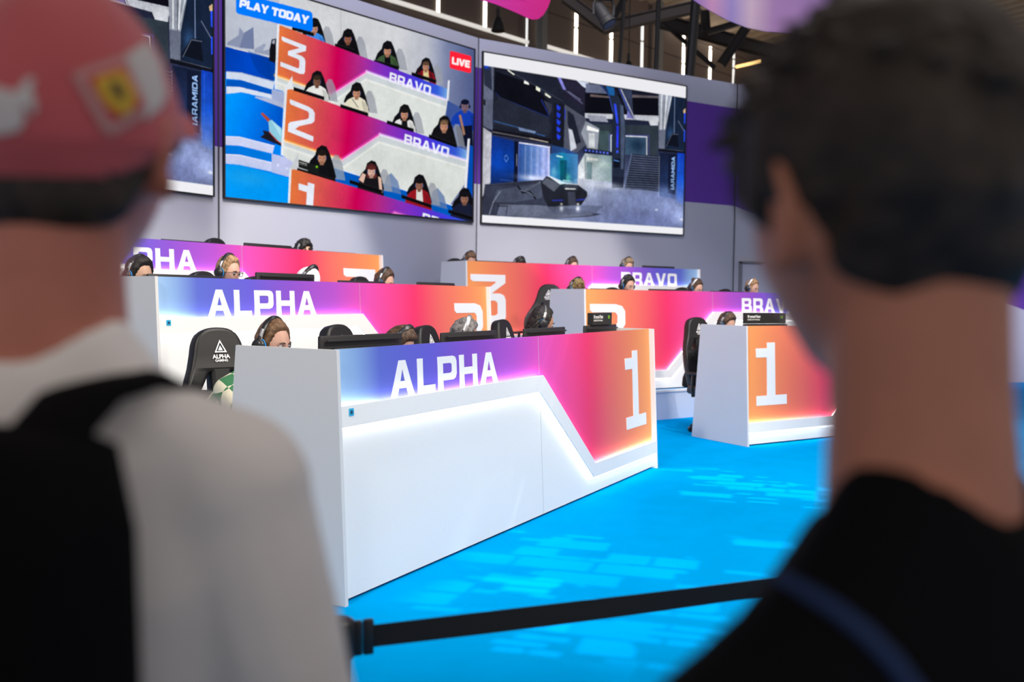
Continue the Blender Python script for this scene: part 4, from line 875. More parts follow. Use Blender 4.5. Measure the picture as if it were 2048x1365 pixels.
skin_tones = {'fair': skin_mat('skin_fair', (.62, .36, .27)), 'tan': skin_mat('skin_tan', (.46, .24, .155)), 'brown': skin_mat('skin_brown', (.26, .125, .075)), 'olive': skin_mat('skin_olive', (.52, .31, .21))}
eye_white = mat('eye_white', (.45, .42, .40), .4); eye_dark = mat('eye_dark', (.03, .018, .012), .2); brow_dark = mat('brow_dark', (.06, .035, .022), .8); lip_mat = mat('lips', (.42, .16, .14), .5)
trouser = mat('trousers_dark', (.02, .022, .03), .85); shoe = mat('shoe_dark', (.03, .03, .032), .6)

def person(label, loc, rz, hz, pose='sit', head=(20, 0, 0), skin='fair', shirt=None, hair=None, hairfn=None, voxel=.008, brow=brow_dark, extra_hair=None, shoulder=.19, hxy=(0, 0), neck_off=(0, .03), shz=.235, cap=None, mouth=True, armpose=None, detail=False, headk=1.0, group=None, sleeve=1.0, nbz=.155, trap=.030):
    t = thing('person', label, 'person', loc, rz)
    if group: t['group'] = group
    H = Vector((hxy[0], hxy[1], hz))
    RH = Matrix.Rotation(RAD(head[1]), 4, 'Z') @ Matrix.Rotation(RAD(head[0]), 4, 'X') @ Matrix.Rotation(RAD(head[2]), 4, 'Y')
    HM = Matrix.Translation(H) @ RH @ Matrix.Scale(headk, 4)
    t['_'] = 0; del t['_']
    body = MB(); top = MB(); leg = MB(); g = .011
    add_shell(body, head_pt, 56 if detail else 44, 44 if detail else 34, HM)
    for s in (-1, 1):                       # ears
        em_ = HM @ Matrix.Translation((s*.076, .012, -.008)) @ Matrix.Rotation(RAD((-26 if detail else -12)*s), 4, 'Z')
        body.rings([[em_ @ Vector((s*dx, .017*k_*cos(a)+.004*dx/.01, .033*k_*sin(a)+(.004 if sin(a) > 0 else -.002))) for a in [2*pi*i/14 for i in range(14)]] for dx, k_ in ((-.006, .75), (.004, .95), (.012, 1.05), (.015, .95), (.011, .6), (.007, .25))])
    if pose == 'sit':
        nb = Vector((0, .115+hxy[1], hz-.165)); ch_ = Vector((0, .165, hz-.27)); wa = Vector((0, .36, .74)); pe = Vector((0, .42, .55))
        sh = [Vector((s*shoulder, .145, hz-.245)) for s in (-1, 1)]
        if armpose: el, wr = armpose
        else:
            el = [Vector((s*.27, -.02, .82)) for s in (-1, 1)]; wr = [Vector((s*.17, -.24, .80)) for s in (-1, 1)]
        hip = [Vector((s*.09, .40, .54)) for s in (-1, 1)]; kn = [Vector((s*.15, -.02, .56)) for s in (-1, 1)]; an = [Vector((s*.15, .02, .11)) for s in (-1, 1)]
        hdir, hdn = Vector((0, -1, -.05)), Vector((0, 0, -1)); toe = Vector((0, -1, 0)); curl = .5
    else:
        nb = Vector((neck_off[0], neck_off[1], hz-nbz)); ch_ = Vector((0, .02, hz-.36)); wa = Vector((0, .01, hz-.62)); pe = Vector((0, .02, hz-.76))
        sh = [Vector((s*shoulder, .02, hz-shz)) for s in (-1, 1)]
        if armpose: el, wr = armpose
        else:
            el = [Vector((s*.27, .03, hz-.53)) for s in (-1, 1)]; wr = [Vector((s*.26, -.06, hz-.78)) for s in (-1, 1)]
        hip = [Vector((s*.09, .02, hz-.74)) for s in (-1, 1)]; kn = [Vector((s*.10, -.01, hz*.31)) for s in (-1, 1)]; an = [Vector((s*.11, .03, .09)) for s in (-1, 1)]
        hdir, hdn = Vector((0, -.2, -1)), Vector((0, -1, 0)); toe = Vector((0, -1, 0)); curl = .9
    hc = HM @ Vector((0, .030, -.055))
    nk = .058 if detail else .052
    body.tube([hc+Vector((0, 0, .02)), hc*.55+nb*.45, nb, nb+(ch_-nb)*.3], [(nk*.98, nk*1.02), (nk, nk*1.02), (nk*1.12, nk*1.1), (nk*1.5, nk*1.2)], 18, up=(0, 1, 0))
    tor = [pe-Vector((0, 0, .05)), pe, wa, (wa+ch_)*.5, ch_, (ch_*.45+nb*.55)+Vector((0, .015, .01)), nb]
    tr = [(.15, .11), (.165, .125), (.145, .11), (.160, .118), (.17, .115), (.125, .080), (.062, .060)]
    body.tube(tor, tr, 20, up=(0, 1, 0)); top.tube([tor[0]-Vector((0, 0, .03))]+tor[1:], [(.198, .158), (.192, .152)]+[(a+g*1.5, b_+g*1.5) for a, b_ in tr[2:-1]]+[(nk+.016, nk+.014)], 22, up=(0, 1, 0))
    for i, s in enumerate((-1, 1)):
        body.ball(sh[i], (.062, .062, .062)); top.ball(sh[i], (.075, .075, .075))
        tp = nb*.55+sh[i]*.45+Vector((0, .01, trap if pose != 'sit' else .015)); nbs = nb+Vector((s*.02, .01, .015))
        body.tube([nbs, tp, sh[i]+Vector((0, 0, .005))], [(.045, .045), (.052, .048), (.056, .056)], 12); top.tube([nbs, tp, sh[i]+Vector((0, 0, .007))], [(.048, .052), (.062, .058), (.069, .069)], 14)
        m_ = el[i]+(wr[i]-el[i])*.45
        body.tube([sh[i], sh[i]+(el[i]-sh[i])*.5, el[i], m_, wr[i]], [.056, .050, .042, .040, .027], 14)
        if sleeve >= 1: top.tube([sh[i], sh[i]+(el[i]-sh[i])*.5, el[i], m_, wr[i]], [.073, .066, .056, .052, .040], 14)
        else: top.tube([sh[i], sh[i]+(el[i]-sh[i])*.5, sh[i]+(el[i]-sh[i])*.85], [.076, .074, .070], 14)
        hand(body, wr[i], hdir+Vector((-s*.15, 0, 0)), hdn, -s, curl)
        kp = [hip[i], hip[i]+(kn[i]-hip[i])*.5, kn[i], kn[i]+(an[i]-kn[i])*.4, an[i]]
        body.tube(kp, [.085, .075, .055, .056, .036], 14); leg.tube(kp, [.088, .084, .068, .068, .058], 16)
        body.tube([an[i]+Vector((0, .05, -.03)), an[i]+toe*.06+Vector((0, 0, -.045)), an[i]+toe*.14+Vector((0, 0, -.060))], [(.03, .03), (.036, .026), (.036, .018)], 10)
        f = an[i]
        sm_ = MB(); base = -f.z+.001
        sm_.tube([f+Vector((0, .075, base+.045)), f+Vector((0, .04, base+.055)), f+toe*.05+Vector((0, 0, base+.045)), f+toe*.13+Vector((0, 0, base+.032)), f+toe*.19+Vector((0, 0, base+.026))], [(.030, .040), (.040, .050), (.046, .042), (.048, .030), (.034, .022)], 14, up=(0, 0, 1))
        for v in sm_.bm.verts: v.co.z = max(v.co.z, .002)
        sm_.build('shoe', shoe, t)
    leg.tube([pe-Vector((0, 0, .07)), pe, wa*.35+pe*.65], [(.160, .120), (.170, .130), (.156, .120)], 18, up=(0, 1, 0))
    link_mesh('body', remeshed(body, voxel), skin_tones[skin], t, 'head and body')
    so = link_mesh('shirt', remeshed(top, .012 if not detail else .009, 3), shirt, t)
    link_mesh('trousers', remeshed(leg, .014), trouser, t)
    for s in (-1, 1):
        e_ = MB().ball(HM @ Vector((s*.031, -.0805, .004)), .0112*headk, None, 14, 8).build('eye', eye_white, t)
        MB().ball(HM @ Vector((s*.031, -.0900, .002)), (.0066*headk, .0045*headk, .0066*headk), None, 10, 6).build('iris', eye_dark, e_)
        MB().tube([HM @ Vector((s*.014, -.0975, .0235)), HM @ Vector((s*.03, -.0965, .028)), HM @ Vector((s*.047, -.083, .023))], [.003, .0036, .002], 6).build('eyebrow', brow, t)
    if mouth: MB().tube([HM @ Vector((-.022, -.0905, -.062)), HM @ Vector((-.008, -.1005, -.060)), HM @ Vector((.008, -.1005, -.060)), HM @ Vector((.022, -.0905, -.062))], [.002, .0042, .0042, .002], 6).build('lips', lip_mat, t)
    if hairfn is not None:
        mb = MB(); add_shell(mb, hairfn, 96 if detail else 64, 64 if detail else 44, HM)
        if extra_hair: extra_hair(mb, HM)
        ho = mb.build('hair', hair, t, 180)
    t.update_tag(); return t, HM, so

# headsets
hs_black = mat('headset_black', (.018, .018, .022), .35); hs_blue = mat('headset_blue', rgb(30, 150, 235), .4, emis=.25); hs_silver = mat('headset_silver', (.62, .62, .64), .3, metal=.8)
def headset(t, HM, label, top=.0, tilt=0, silver=False):
    h = thing('headset', label, 'headset', (0, 0, 0), 0, 'gaming headsets worn by the players')
    Mx = t_world(t) @ HM; h.matrix_world = Mx
    T = Matrix.Rotation(RAD(tilt), 4, 'X')
    w, zz = .092, .150+top
    pts = [(w*1.02*cos(a), .012, zz*sin(a)) for a in [RAD(d) for d in range(20, 161, 10)]]
    bm_ = MB().tube([T @ Vector(p) for p in pts], [(.007, .017)]*len(pts), 10, up=(0, 1, 0)); bm_.build('headband', hs_silver if silver else hs_black, h, 60)
    pd = [(w*.95*cos(a), .012, (zz-.012)*sin(a)) for a in [RAD(d) for d in range(50, 131, 10)]]
    MB().tube([T @ Vector(p) for p in pd], [(.009, .018)]*len(pd), 10, up=(0, 1, 0)).build('headband_pad', hs_black, h, 60)
    for s in (-1, 1):
        sl = [T @ Vector((s*w*1.05*cos(a), .012, zz*1.0*sin(a))) for a in (RAD(34), RAD(26), RAD(16))]
        MB().tube(sl, [(.0075, .014)]*3, 8, up=(0, 1, 0)).build('slider', hs_silver, h, 60)
        c = T @ Vector((s*.104, .008, -.008)); m_ = Matrix.Rotation(s*pi/2, 3, 'Y')
        prof = [(.0, .022), (.022, .022), (.034, .016), (.040, .006), (.042, -.006), (.040, -.014), (.034, -.016), (.0, -.016)]
        cup = MB().lathe(prof, c, 24, m_); cup.tube([c+Vector((0, 0, .036)), T @ Vector((s*w*1.06*cos(RAD(18)), .012, zz*sin(RAD(18))))], [(.016, .008), (.013, .006)], 8)
        co = cup.build('ear_cup', hs_black, h, 50)
        MB().lathe([(.036, -.005), (.0425, -.003), (.0425, .003), (.036, .005)], c-Vector((s*.010, 0, 0)), 28, m_).build('light_ring', hs_blue, co, 60, 'blue ring')
        MB().lathe([(.0, -.010), (.026, -.010), (.038, -.006), (.038, .004), (.026, .008), (.0, .008)], c-Vector((s*.020, 0, 0)), 24, m_).build('ear_cushion', black_matte, co, 60)
    return h
def t_world(t): return Matrix.Translation(t.location) @ Matrix.Rotation(t.rotation_euler.z, 4, 'Z')
glass_black = mat('glasses_black', (.01, .01, .012), .3)
def glasses(t, HM):
    mb = MB()
    for s in (-1, 1):
        c = Vector((s*.032, -.106, .003)); lp = [c+Vector((x*.024, 0 if x*s < 0 else .006*abs(x), z*.016)) for x, z in ((-1, 1), (1, 1), (1.05, 0), (.8, -1), (-.8, -1), (-1, 1))]
        mb.tube([HM @ p for p in lp], .0022, 6); mb.tube([HM @ Vector((s*.056, -.100, .012)), HM @ Vector((s*.080, -.05, .010)), HM @ Vector((s*.083, .01, .008))], .0022, 6)
    mb.tube([HM @ Vector((-.009, -.108, .008)), HM @ Vector((.009, -.108, .008))], .002, 6)
    mb.build('glasses', glass_black, t)

cloth = lambda nm, c: mat(nm, c, .9, noise_amt=.10, nscale=25, bump=.2, bscale=120, spec=.2)
H_BROWN = hair_mat('hair_brown', (.16, .085, .042)); H_DKBROWN = hair_mat('hair_dark_brown', (.07, .038, .022)); H_BLACK = hair_mat('hair_black', (.014, .011, .010)); H_BLOND = hair_mat('hair_blond', (.34, .20, .10)); H_GREY = hair_mat('hair_grey', (.15, .14, .14)); H_MIX = hair_mat('hair_bleached_curls', (.26, .18, .07)); H_TOPBROWN = hair_mat('hair_top_brown', (.20, .11, .06))
# checkered shirt
def checker_cloth():
    m = bpy.data.materials.new('checker_cloth'); m.use_nodes = True; nt = m.node_tree; b = nt.nodes['Principled BSDF']; b.inputs['Roughness'].default_value = .9
    tc = nt.nodes.new('ShaderNodeTexCoord'); mp = nt.nodes.new('ShaderNodeMapping'); mp.inputs['Rotation'].default_value = (.3, .5, .6); mp.inputs['Location'].default_value = (.02, .03, .01)
    ck = nt.nodes.new('ShaderNodeTexChecker'); ck.inputs['Scale'].default_value = 12.5; ck.inputs['Color1'].default_value = (.66, .62, .48, 1); ck.inputs['Color2'].default_value = (.035, .17, .07, 1)
    nt.links.new(tc.outputs['Object'], mp.inputs[0]); nt.links.new(mp.outputs[0], ck.inputs[0]); nt.links.new(ck.outputs[0], b.inputs['Base Color'])
    n = nt.nodes.new('ShaderNodeTexNoise'); n.inputs['Scale'].default_value = 14; nt.links.new(tc.outputs['Object'], n.inputs[0]); bp = nt.nodes.new('ShaderNodeBump'); bp.inputs['Strength'].default_value = .4; bp.inputs['Distance'].default_value = .02
    nt.links.new(n.outputs[0], bp.inputs['Height']); nt.links.new(bp.outputs[0], b.inputs['Normal']); return m

def curls(n, spread, low, r=.016, seed=1, back=True):
    def f(mb, HM):
        rnd = random.Random(seed)
        for i in range(n):
            a = rnd.uniform(-1.9, 1.9); y0 = .05+.045*cos(a); x0 = .085*sin(a); z0 = rnd.uniform(-.02, .05)
            p = Vector((x0, y0, z0)); pts = [p.copy()]; ph = rnd.uniform(0, 6)
            L_ = rnd.uniform(.6, 1)*low
            for k in range(6):
                pts.append(p+Vector((x0*.25*k/5+.008*sin(ph+k*1.6), y0*.20*k/5+.008*cos(ph+k*1.6), -L_*(k+1)/6)))
            mb.tube([HM @ q for q in pts], [r, r*.95, r*.9, r*.8, r*.7, r*.5, r*.2], 7)
    return f
def tufts(n, ln_, r, seed=1, zmin=.05, lift=.6):
    def f(mb, HM):
        rnd = random.Random(seed)
        for i in range(n):
            a = rnd.uniform(0, 2*pi); zc = rnd.uniform(zmin, .98); s_ = math.sqrt(1-zc*zc); b_ = head_pt(s_*cos(a), s_*sin(a), zc, False)*1.10
            nrm = Vector((s_*cos(a), s_*sin(a), zc)); d = (nrm*lift+Vector((rnd.uniform(-.6, .6), rnd.uniform(-.9, .3), rnd.uniform(-.2, .5)))).normalized()
            mb.tube([HM @ (b_-nrm*.006), HM @ (b_+d*ln_*.5), HM @ (b_+d*ln_+Vector((0, -.3*ln_, -.15*ln_)))], [r, r*.8, r*.15], 6)
    return f

def player(key, px, py, label, hs_label, v=.8, head=(22, 0, 0), top_off=.128, rz=0, hs=True, silver=False, gl=False, hair_top=.0, **kw):
    u, z = from_px(key, px, py, v); floor = ORG[key].z
    pt = local(key, u, v)
    t, HM, so = person(label, pt, RAD(ANG[key]+rz), z-top_off, head=head, **kw)
    if gl: glasses(t, HM)
    if hs: headset(t, HM, hs_label, hair_top, 0, silver)
    return t, HM, so
short = hair_fn(.014, top=.010, wave=.005); 
# nearest ALPHA desk
sh_check = checker_cloth()
player('A1', 546, 632, 'player with short brown hair in a green and cream checkered shirt at the nearest desk', 'black headset with blue rings on the player in the checkered shirt', v=.86, head=(10, -4, 0), top_off=.155, skin='fair', shirt=sh_check, hair=H_BROWN, hairfn=hair_fn(.012, top=.014, wave=.006, seed=3), silver=False, voxel=.006, shoulder=.20, rz=6)
player('A1', 797, 645, 'player with brown hair bowing deeply over the nearest desk, only crown showing', 'black headset on the deeply bowed brown-haired player', head=(38, 14, 6), top_off=.15, skin='fair', shirt=cloth('shirt_charcoal', (.05, .05, .055)), hair=H_DKBROWN, hairfn=hair_fn(.016, top=.014, wave=.008, seed=8), rz=-8, hair_top=.004)
player('A1', 928, 633, 'grey-haired player with dark glasses at the nearest desk', 'silver-banded headset on the grey-haired player', head=(20, 26, 0), top_off=.15, skin='tan', shirt=cloth('shirt_navy', (.03, .04, .08)), hair=H_GREY, hairfn=hair_fn(.016, top=.012, wave=.010, freq=30, seed=12), silver=True, gl=True, hair_top=.010, voxel=.007, rz=4)
player('A1', 1084, 612, 'player with long black wavy hair at the far end of the nearest desk', 'black headset over the long black wavy hair', head=(16, 32, 0), top_off=.145, skin='tan', shirt=cloth('shirt_black', (.012, .012, .014)), hair=H_BLACK, hairfn=hair_fn(.020, nape=-.02, top=.012, wave=.010, freq=16, seed=4), extra_hair=curls(34, .02, .17, .017, 5), voxel=.007, rz=8, hair_top=.012)
# middle ALPHA desk
player('A2', 277, 513, 'player with black hair beside the blurred red-capped visitor, at row two', 'black headset on the black-haired player beside the red cap', head=(14, 6, 0), top_off=.135, skin='olive', shirt=cloth('shirt_grey', (.2, .2, .21)), hair=H_BLACK, hairfn=hair_fn(.018, top=.014, wave=.008, seed=2), rz=0)
player('A2', 456, 507, 'blond bearded player with black glasses at the middle ALPHA desk', 'black headset with blue rings on the blond player with glasses', head=(12, 6, 0), top_off=.150, skin='fair', shirt=cloth('shirt_steel_blue', (.10, .14, .22)), hair=H_BLOND, hairfn=hair_fn(.012, top=.014, wave=.006, seed=6), gl=True, voxel=.007, rz=2)
white_cap = cloth('white_cap_cloth', (.78, .78, .8)); red_logo = mat('red_logo', (.7, .03, .04), .6)
t, HM, _ = player('A2', 615, 530, 'bowed player wearing a white cap at the middle ALPHA desk', 'black headset worn over the white cap', head=(34, 4, 0), top_off=.145, skin='fair', shirt=cloth('shirt_white', (.72, .72, .74)), hair=H_BROWN, hairfn=hair_fn(.006, seed=3), hair_top=.012)
def cap_shell(mb, HM, T=.012, tilt=0.0, z0=.012, nu=72, nv=40):
    def fn(px, py, pz):
        b_ = head_pt(px, py, pz, False); nrm = Vector((px/.075, py/.1, pz/.12)).normalized(); h = z0-tilt*b_.y
        k = 1 if b_.z > h else max(-1, 1+(b_.z-h)/.006*2)
        return b_+nrm*(T*k if k > 0 else -.012)
    add_shell(mb, fn, nu, nv, HM)
def brim(mb, HM, z=.03, tilt=.2, w=.085, L_=.075, th=.004, y0=-.075):
    n = 12; up = []; dn = []
    for r in range(2):
        row = []
        for i in range(n+1):
            a = -1+2*i/n; x = w*a*(1 if r else .92); y = y0-(L_*math.sqrt(max(0, 1-a*a*.92)) if r else 0)+ (0 if r else .05*a*a); zz = z-.022*a*a-(.008 if r else 0)-tilt*(y+.09)
            row.append((x, y, zz))
        up.append(row)
    lp = up[0]+up[1][::-1]
    A = [mb.bm.verts.new(HM @ Vector(p)) for p in lp]; B = [mb.bm.verts.new(HM @ (Vector(p)-Vector((0, 0, th)))) for p in lp]; m_ = len(lp)
    for i in range(n):
        j = m_-1-i; mb.bm.faces.new((A[i], A[i+1], A[j-1], A[j])); mb.bm.faces.new((B[i], B[j], B[j-1], B[i+1]))
    for i in range(m_): mb.bm.faces.new((A[i], B[i], B[(i+1) % m_], A[(i+1) % m_]))
mb = MB(); cap_shell(mb, HM, .017, .25, .0); co = mb.build('cap', white_cap, t, 180); mb = MB(); brim(mb, HM, .02, .2); mb.build('cap_brim', white_cap, co, 40)
MB().box((0, -.108, .06), (.030, .006, .012), None).build('cap_logo', red_logo, co, None).matrix_local = HM
player('A2', 768, 535, 'dark-haired player with glasses near the right end of the middle ALPHA desk', 'black headset with blue ring on the dark-haired player with glasses', head=(20, 8, 0), top_off=.148, skin='fair', shirt=cloth('shirt_maroon', (.12, .02, .03)), hair=H_DKBROWN, hairfn=hair_fn(.017, top=.014, wave=.007, seed=9), gl=True, rz=2, hair_top=.004)
# top ALPHA desk
player('A3', 606, 477, 'player with curly black hair at the top ALPHA desk', 'black headset on the curly-haired player of the top row', head=(20, 4, 0), top_off=.155, skin='olive', shirt=cloth('shirt_black', (.012, .012, .014)), hair=H_BLACK, hairfn=hair_fn(.022, top=.016, wave=.014, freq=42, seed=9), extra_hair=tufts(120, .02, .008, 4), hair_top=.008)
# top BRAVO desk
player('B3', 939, 501, 'brown-haired player at the left end of the top BRAVO desk', 'black headset with blue rings on the first player of the top BRAVO desk', head=(24, 2, 0), top_off=.150, skin='fair', shirt=cloth('shirt_sky', (.12, .32, .62)), hair=H_BROWN, hairfn=hair_fn(.016, front=-.012, top=.012, wave=.008, seed=4))
player('B3', 1038, 511, 'player bowed so low that only black hair shows above the top BRAVO desk', 'black headset on the lowest-bowed player of the top BRAVO desk', head=(34, 0, 0), top_off=.15, skin='tan', shirt=cloth('hoodie_black', (.015, .015, .017)), hair=H_BLACK, hairfn=hair_fn(.016, top=.010, wave=.006, seed=14))
player('B3', 1143, 512, 'short dark-haired player in a green jacket, third along the top BRAVO desk', 'black headset with blue ring on the third player of the top BRAVO desk', head=(24, 6, 0), top_off=.150, skin='fair', shirt=cloth('jacket_green', (.05, .085, .04)), hair=H_DKBROWN, hairfn=hair_fn(.013, top=.014, wave=.006, seed=5), gl=True)
player('B3', 1254, 513, 'light brown haired player in a red shirt, rightmost at the top BRAVO desk', 'black headset with blue ring on the rightmost player of the top BRAVO desk', head=(26, 4, 0), top_off=.150, skin='fair', shirt=cloth('shirt_red', (.35, .02, .03)), hair=hair_mat('hair_light_brown', (.24, .16, .09)), hairfn=hair_fn(.018, front=-.01, top=.012, wave=.008, seed=7))
# middle BRAVO desk
player('B2', 1153, 553, 'player with bleached curly hair at the left end of the middle BRAVO desk', 'black headset with blue rings on the player with bleached curls', head=(24, 2, 0), top_off=.155, skin='brown', shirt=cloth('shirt_white', (.72, .72, .74)), hair=H_MIX, hairfn=hair_fn(.016, top=.014, wave=.012, freq=40, seed=3), extra_hair=tufts(90, .018, .007, 8, .3), hair_top=.004)
player('B2', 1255, 549, 'player with straight black hair, second along the middle BRAVO desk', 'black headset with blue rings on the straight black-haired player', head=(14, 4, 0), top_off=.150, skin='fair', shirt=cloth('shirt_cream', (.62, .58, .46)), hair=H_BLACK, hairfn=hair_fn(.014, top=.016, wave=.007, seed=15), voxel=.007)
def bun(mb, HM):
    mb.ball(HM @ Vector((0, .085, .10)), (.034, .030, .030), None, 14, 10)
    mb.tube([HM @ Vector(p) for p in ((0, .10, .02), (.0, .125, -.06), (.0, .12, -.16))], [.03, .028, .012], 10)
player('B2', 1392, 556, 'woman with brown hair tied up, third along the middle BRAVO desk', 'black headset with blue rings on the woman with tied-up hair', head=(22, 4, 0), top_off=.150, skin='fair', shirt=cloth('shirt_white', (.72, .72, .74)), hair=H_DKBROWN, hairfn=hair_fn(.010, top=.010, wave=.004, seed=6), extra_hair=bun, shoulder=.17, silver=True)
player('B2', 1504, 556, 'blond player in black beside the blurred visitor, at the middle BRAVO desk', 'black headset with blue rings on the blond player of the middle BRAVO desk', head=(18, 8, 0), top_off=.148, skin='fair', shirt=cloth('shirt_black', (.012, .012, .014)), hair=H_BLOND, hairfn=hair_fn(.012, top=.012, wave=.006, seed=11), voxel=.007, silver=True)
# front BRAVO desk
player('B1', 1453, 622, 'brown-haired player at the front-row desk right of the walkway', 'black headset on the player at the front-row desk right of the walkway', head=(26, 8, 0), top_off=.150, skin='fair', shirt=cloth('shirt_black', (.012, .012, .014)), hair=H_DKBROWN, hairfn=hair_fn(.017, top=.014, wave=.008, seed=13), voxel=.007, sleeve=0, v=.84)
# ------------------------------------------------------------ the two visitors in front of the camera
white_tee = mat('white_tee', (.80, .75, .73), .95, noise_amt=.05, nscale=10, bump=1, bscale=6)
black_tee = mat('black_tee', (.004, .004, .005), .95, spec=.1)
cap_red = mat('cap_red', (.50, .085, .095), .9, noise_amt=.12, nscale=18, sheen=.2)
cap_white = mat('cap_patch_white', (.55, .50, .49), .9); cap_pink = mat('cap_patch_pink', (.50, .25, .24), .9); cap_bright = mat('cap_patch_red', (.50, .015, .03), .8); cap_yellow = mat('cap_patch_yellow', (.62, .38, .03), .8); cap_black = mat('cap_patch_black', (.04, .035, .02), .8)
skin_tones['left_man'] = skin_mat('skin_ruddy', (.50, .165, .11)); skin_tones['right_man'] = skin_mat('skin_sunned', (.46, .17, .10))
from mathutils.bvhtree import BVHTree
def bvh_of(objs):
    vs = []; fs = []; dg = bpy.context.evaluated_depsgraph_get(); dg.update()
    for o in objs:
        k = len(vs); M = o.matrix_world; vs += [M @ v.co for v in o.data.vertices]; fs += [[i+k for i in p.vertices] for p in o.data.polygons]
    return BVHTree.FromPolygons(vs, fs)

# visitor in the red cap
def nape_hair(px, py, pz):
    b_ = head_pt(px, py, pz, False); a = abs(math.atan2(px, -py)) if abs(px)+abs(py) > 1e-6 else 0; nrm = Vector((px/.075, py/.1, pz/.12)).normalized()
    h = float(np.interp(a, [0, .9, 1.2, 1.45, 1.8, 2.2, pi], [.08, .06, -.01, .0, -.03, -.066, -.078])); k = max(0, min(1, (b_.z-h)/.012))
    return b_+nrm*((.009+.011*max(0, min(1, (-.015-b_.z)/.03)))*k-.012*(1-k))
t1, HM1, shirt1 = person('person seen from behind wearing a red cap, white T-shirt and black backpack at left', (-.398, .84, 0), RAD(176), 1.583, 'stand', head=(-4, 2, 0), skin='left_man', shirt=white_tee, hair=hair_mat('hair_nape_brown', (.03, .018, .012)), hairfn=nape_hair, voxel=.006, detail=True, shoulder=.150, shz=.302, neck_off=(0, .035), headk=1.05, nbz=.19, trap=-.006, armpose=([Vector((s*.225, .03, 1.583-.55)) for s in (-1, 1)], [Vector((s*.21, -.08, 1.583-.80)) for s in (-1, 1)]))
mb = MB()
def cap_fn(px, py, pz):
    b_ = head_pt(px, py, pz, False); nrm = Vector((px/.075, py/.1, pz/.12)).normalized(); h = .004-.46*b_.y
    k = 1 if b_.z > h else max(-1, 1+(b_.z-h)/.005*2)
    crown = .010*max(0, pz)**3
    return b_+nrm*((.0125+crown+.0015*math.cos(6*math.atan2(px, py))*max(0, pz)) if k > 0 else -.014)
add_shell(mb, cap_fn, 120, 72, HM1); capo = mb.build('cap', cap_red, t1, 180, 'red cap')
mb = MB(); brim(mb, HM1, .052, .25, .070, .070, .005, -.088); mb.build('cap_brim', cap_red, capo, 40)
mb = MB().ball(HM1 @ Vector((0, 0, .143)), (.009, .009, .005)); mb.build('cap_button', cap_bright, capo, 60)
bpy.context.view_layer.update()
CB = bvh_of([capo])
def on_cap(name, poly, m_, off, parent=capo, step=6, label=None):
    """patch sewn on the cap: a thin shell that follows its curved surface"""
    xs = [p[0] for p in poly]; ys = [p[1] for p in poly]; mb = MB(); Wi = t1.matrix_world.inverted()
    def inside(x, y):
        r = False; n = len(poly)
        for i in range(n):
            (ax, ay), (bx, by) = poly[i], poly[(i+1) % n]
            if (ay > y) != (by > y) and x < (bx-ax)*(y-ay)/(by-ay)+ax: r = not r
        return r
    vs = {}
    def V(i, j, up):
        k = (i, j, up)
        if k not in vs:
            d = ray(xs0+i*step, ys0+j*step).normalized(); h = CB.ray_cast(CAMP, d, 3)
            vs[k] = None if h[0] is None else mb.bm.verts.new(Wi @ (h[0]+h[1]*(off if up else off-.0012)))
        return vs[k]
    xs0, ys0 = min(xs), min(ys); nx, ny = int((max(xs)-xs0)/step)+1, int((max(ys)-ys0)/step)+1
    cells = {(i, j) for i in range(nx) for j in range(ny) if inside(xs0+(i+.5)*step, ys0+(j+.5)*step)}
    for (i, j) in cells:
        q = [V(i, j, 1), V(i+1, j, 1), V(i+1, j+1, 1), V(i, j+1, 1)]; r = [V(i, j, 0), V(i+1, j, 0), V(i+1, j+1, 0), V(i, j+1, 0)]
        if None in q or None in r: continue
        mb.bm.faces.new(q[::-1])
        for a, b_, di, dj in ((0, 1, 0, -1), (1, 2, 1, 0), (2, 3, 0, 1), (3, 0, -1, 0)):
            if (i+di, j+dj) not in cells: mb.bm.faces.new((q[a], q[b_], r[b_], r[a]))
    return mb.build(name, m_, parent, 180, label)
on_cap('cap_patch', [(250, 112), (292, 84), (318, 128), (332, 190), (322, 214), (290, 240)], cap_white, .0016, step=4, label='white panel on the side of the cap')
on_cap('cap_patch', [(143, 150), (246, 112), (292, 214), (282, 236), (222, 272), (205, 262)], cap_pink, .0022, step=4, label='pale pink square patch')
on_cap('cap_patch', [(170, 158), (244, 132), (282, 212), (222, 247)], cap_bright, .003, step=3, label='bright red square inside the patch')
on_cap('cap_emblem', [(186, 162), (240, 143), (266, 190), (262, 216), (240, 233), (214, 214), (196, 190)], cap_yellow, .0038, step=3, label='yellow shield emblem')
on_cap('cap_emblem', [(222, 163), (232, 168), (236, 180), (246, 190), (240, 206), (228, 196), (218, 184), (214, 170)], cap_black, .0046, step=2, label='small black rearing horse on the shield')
on_cap('cap_emblem', [(0, 176), (28, 186), (44, 176), (52, 160), (70, 158), (64, 180), (74, 215), (66, 235), (56, 214), (46, 216), (52, 240), (40, 262), (14, 268), (-14, 272), (-14, 176)], cap_white, .0018, step=4, label='white leaping cat emblem')

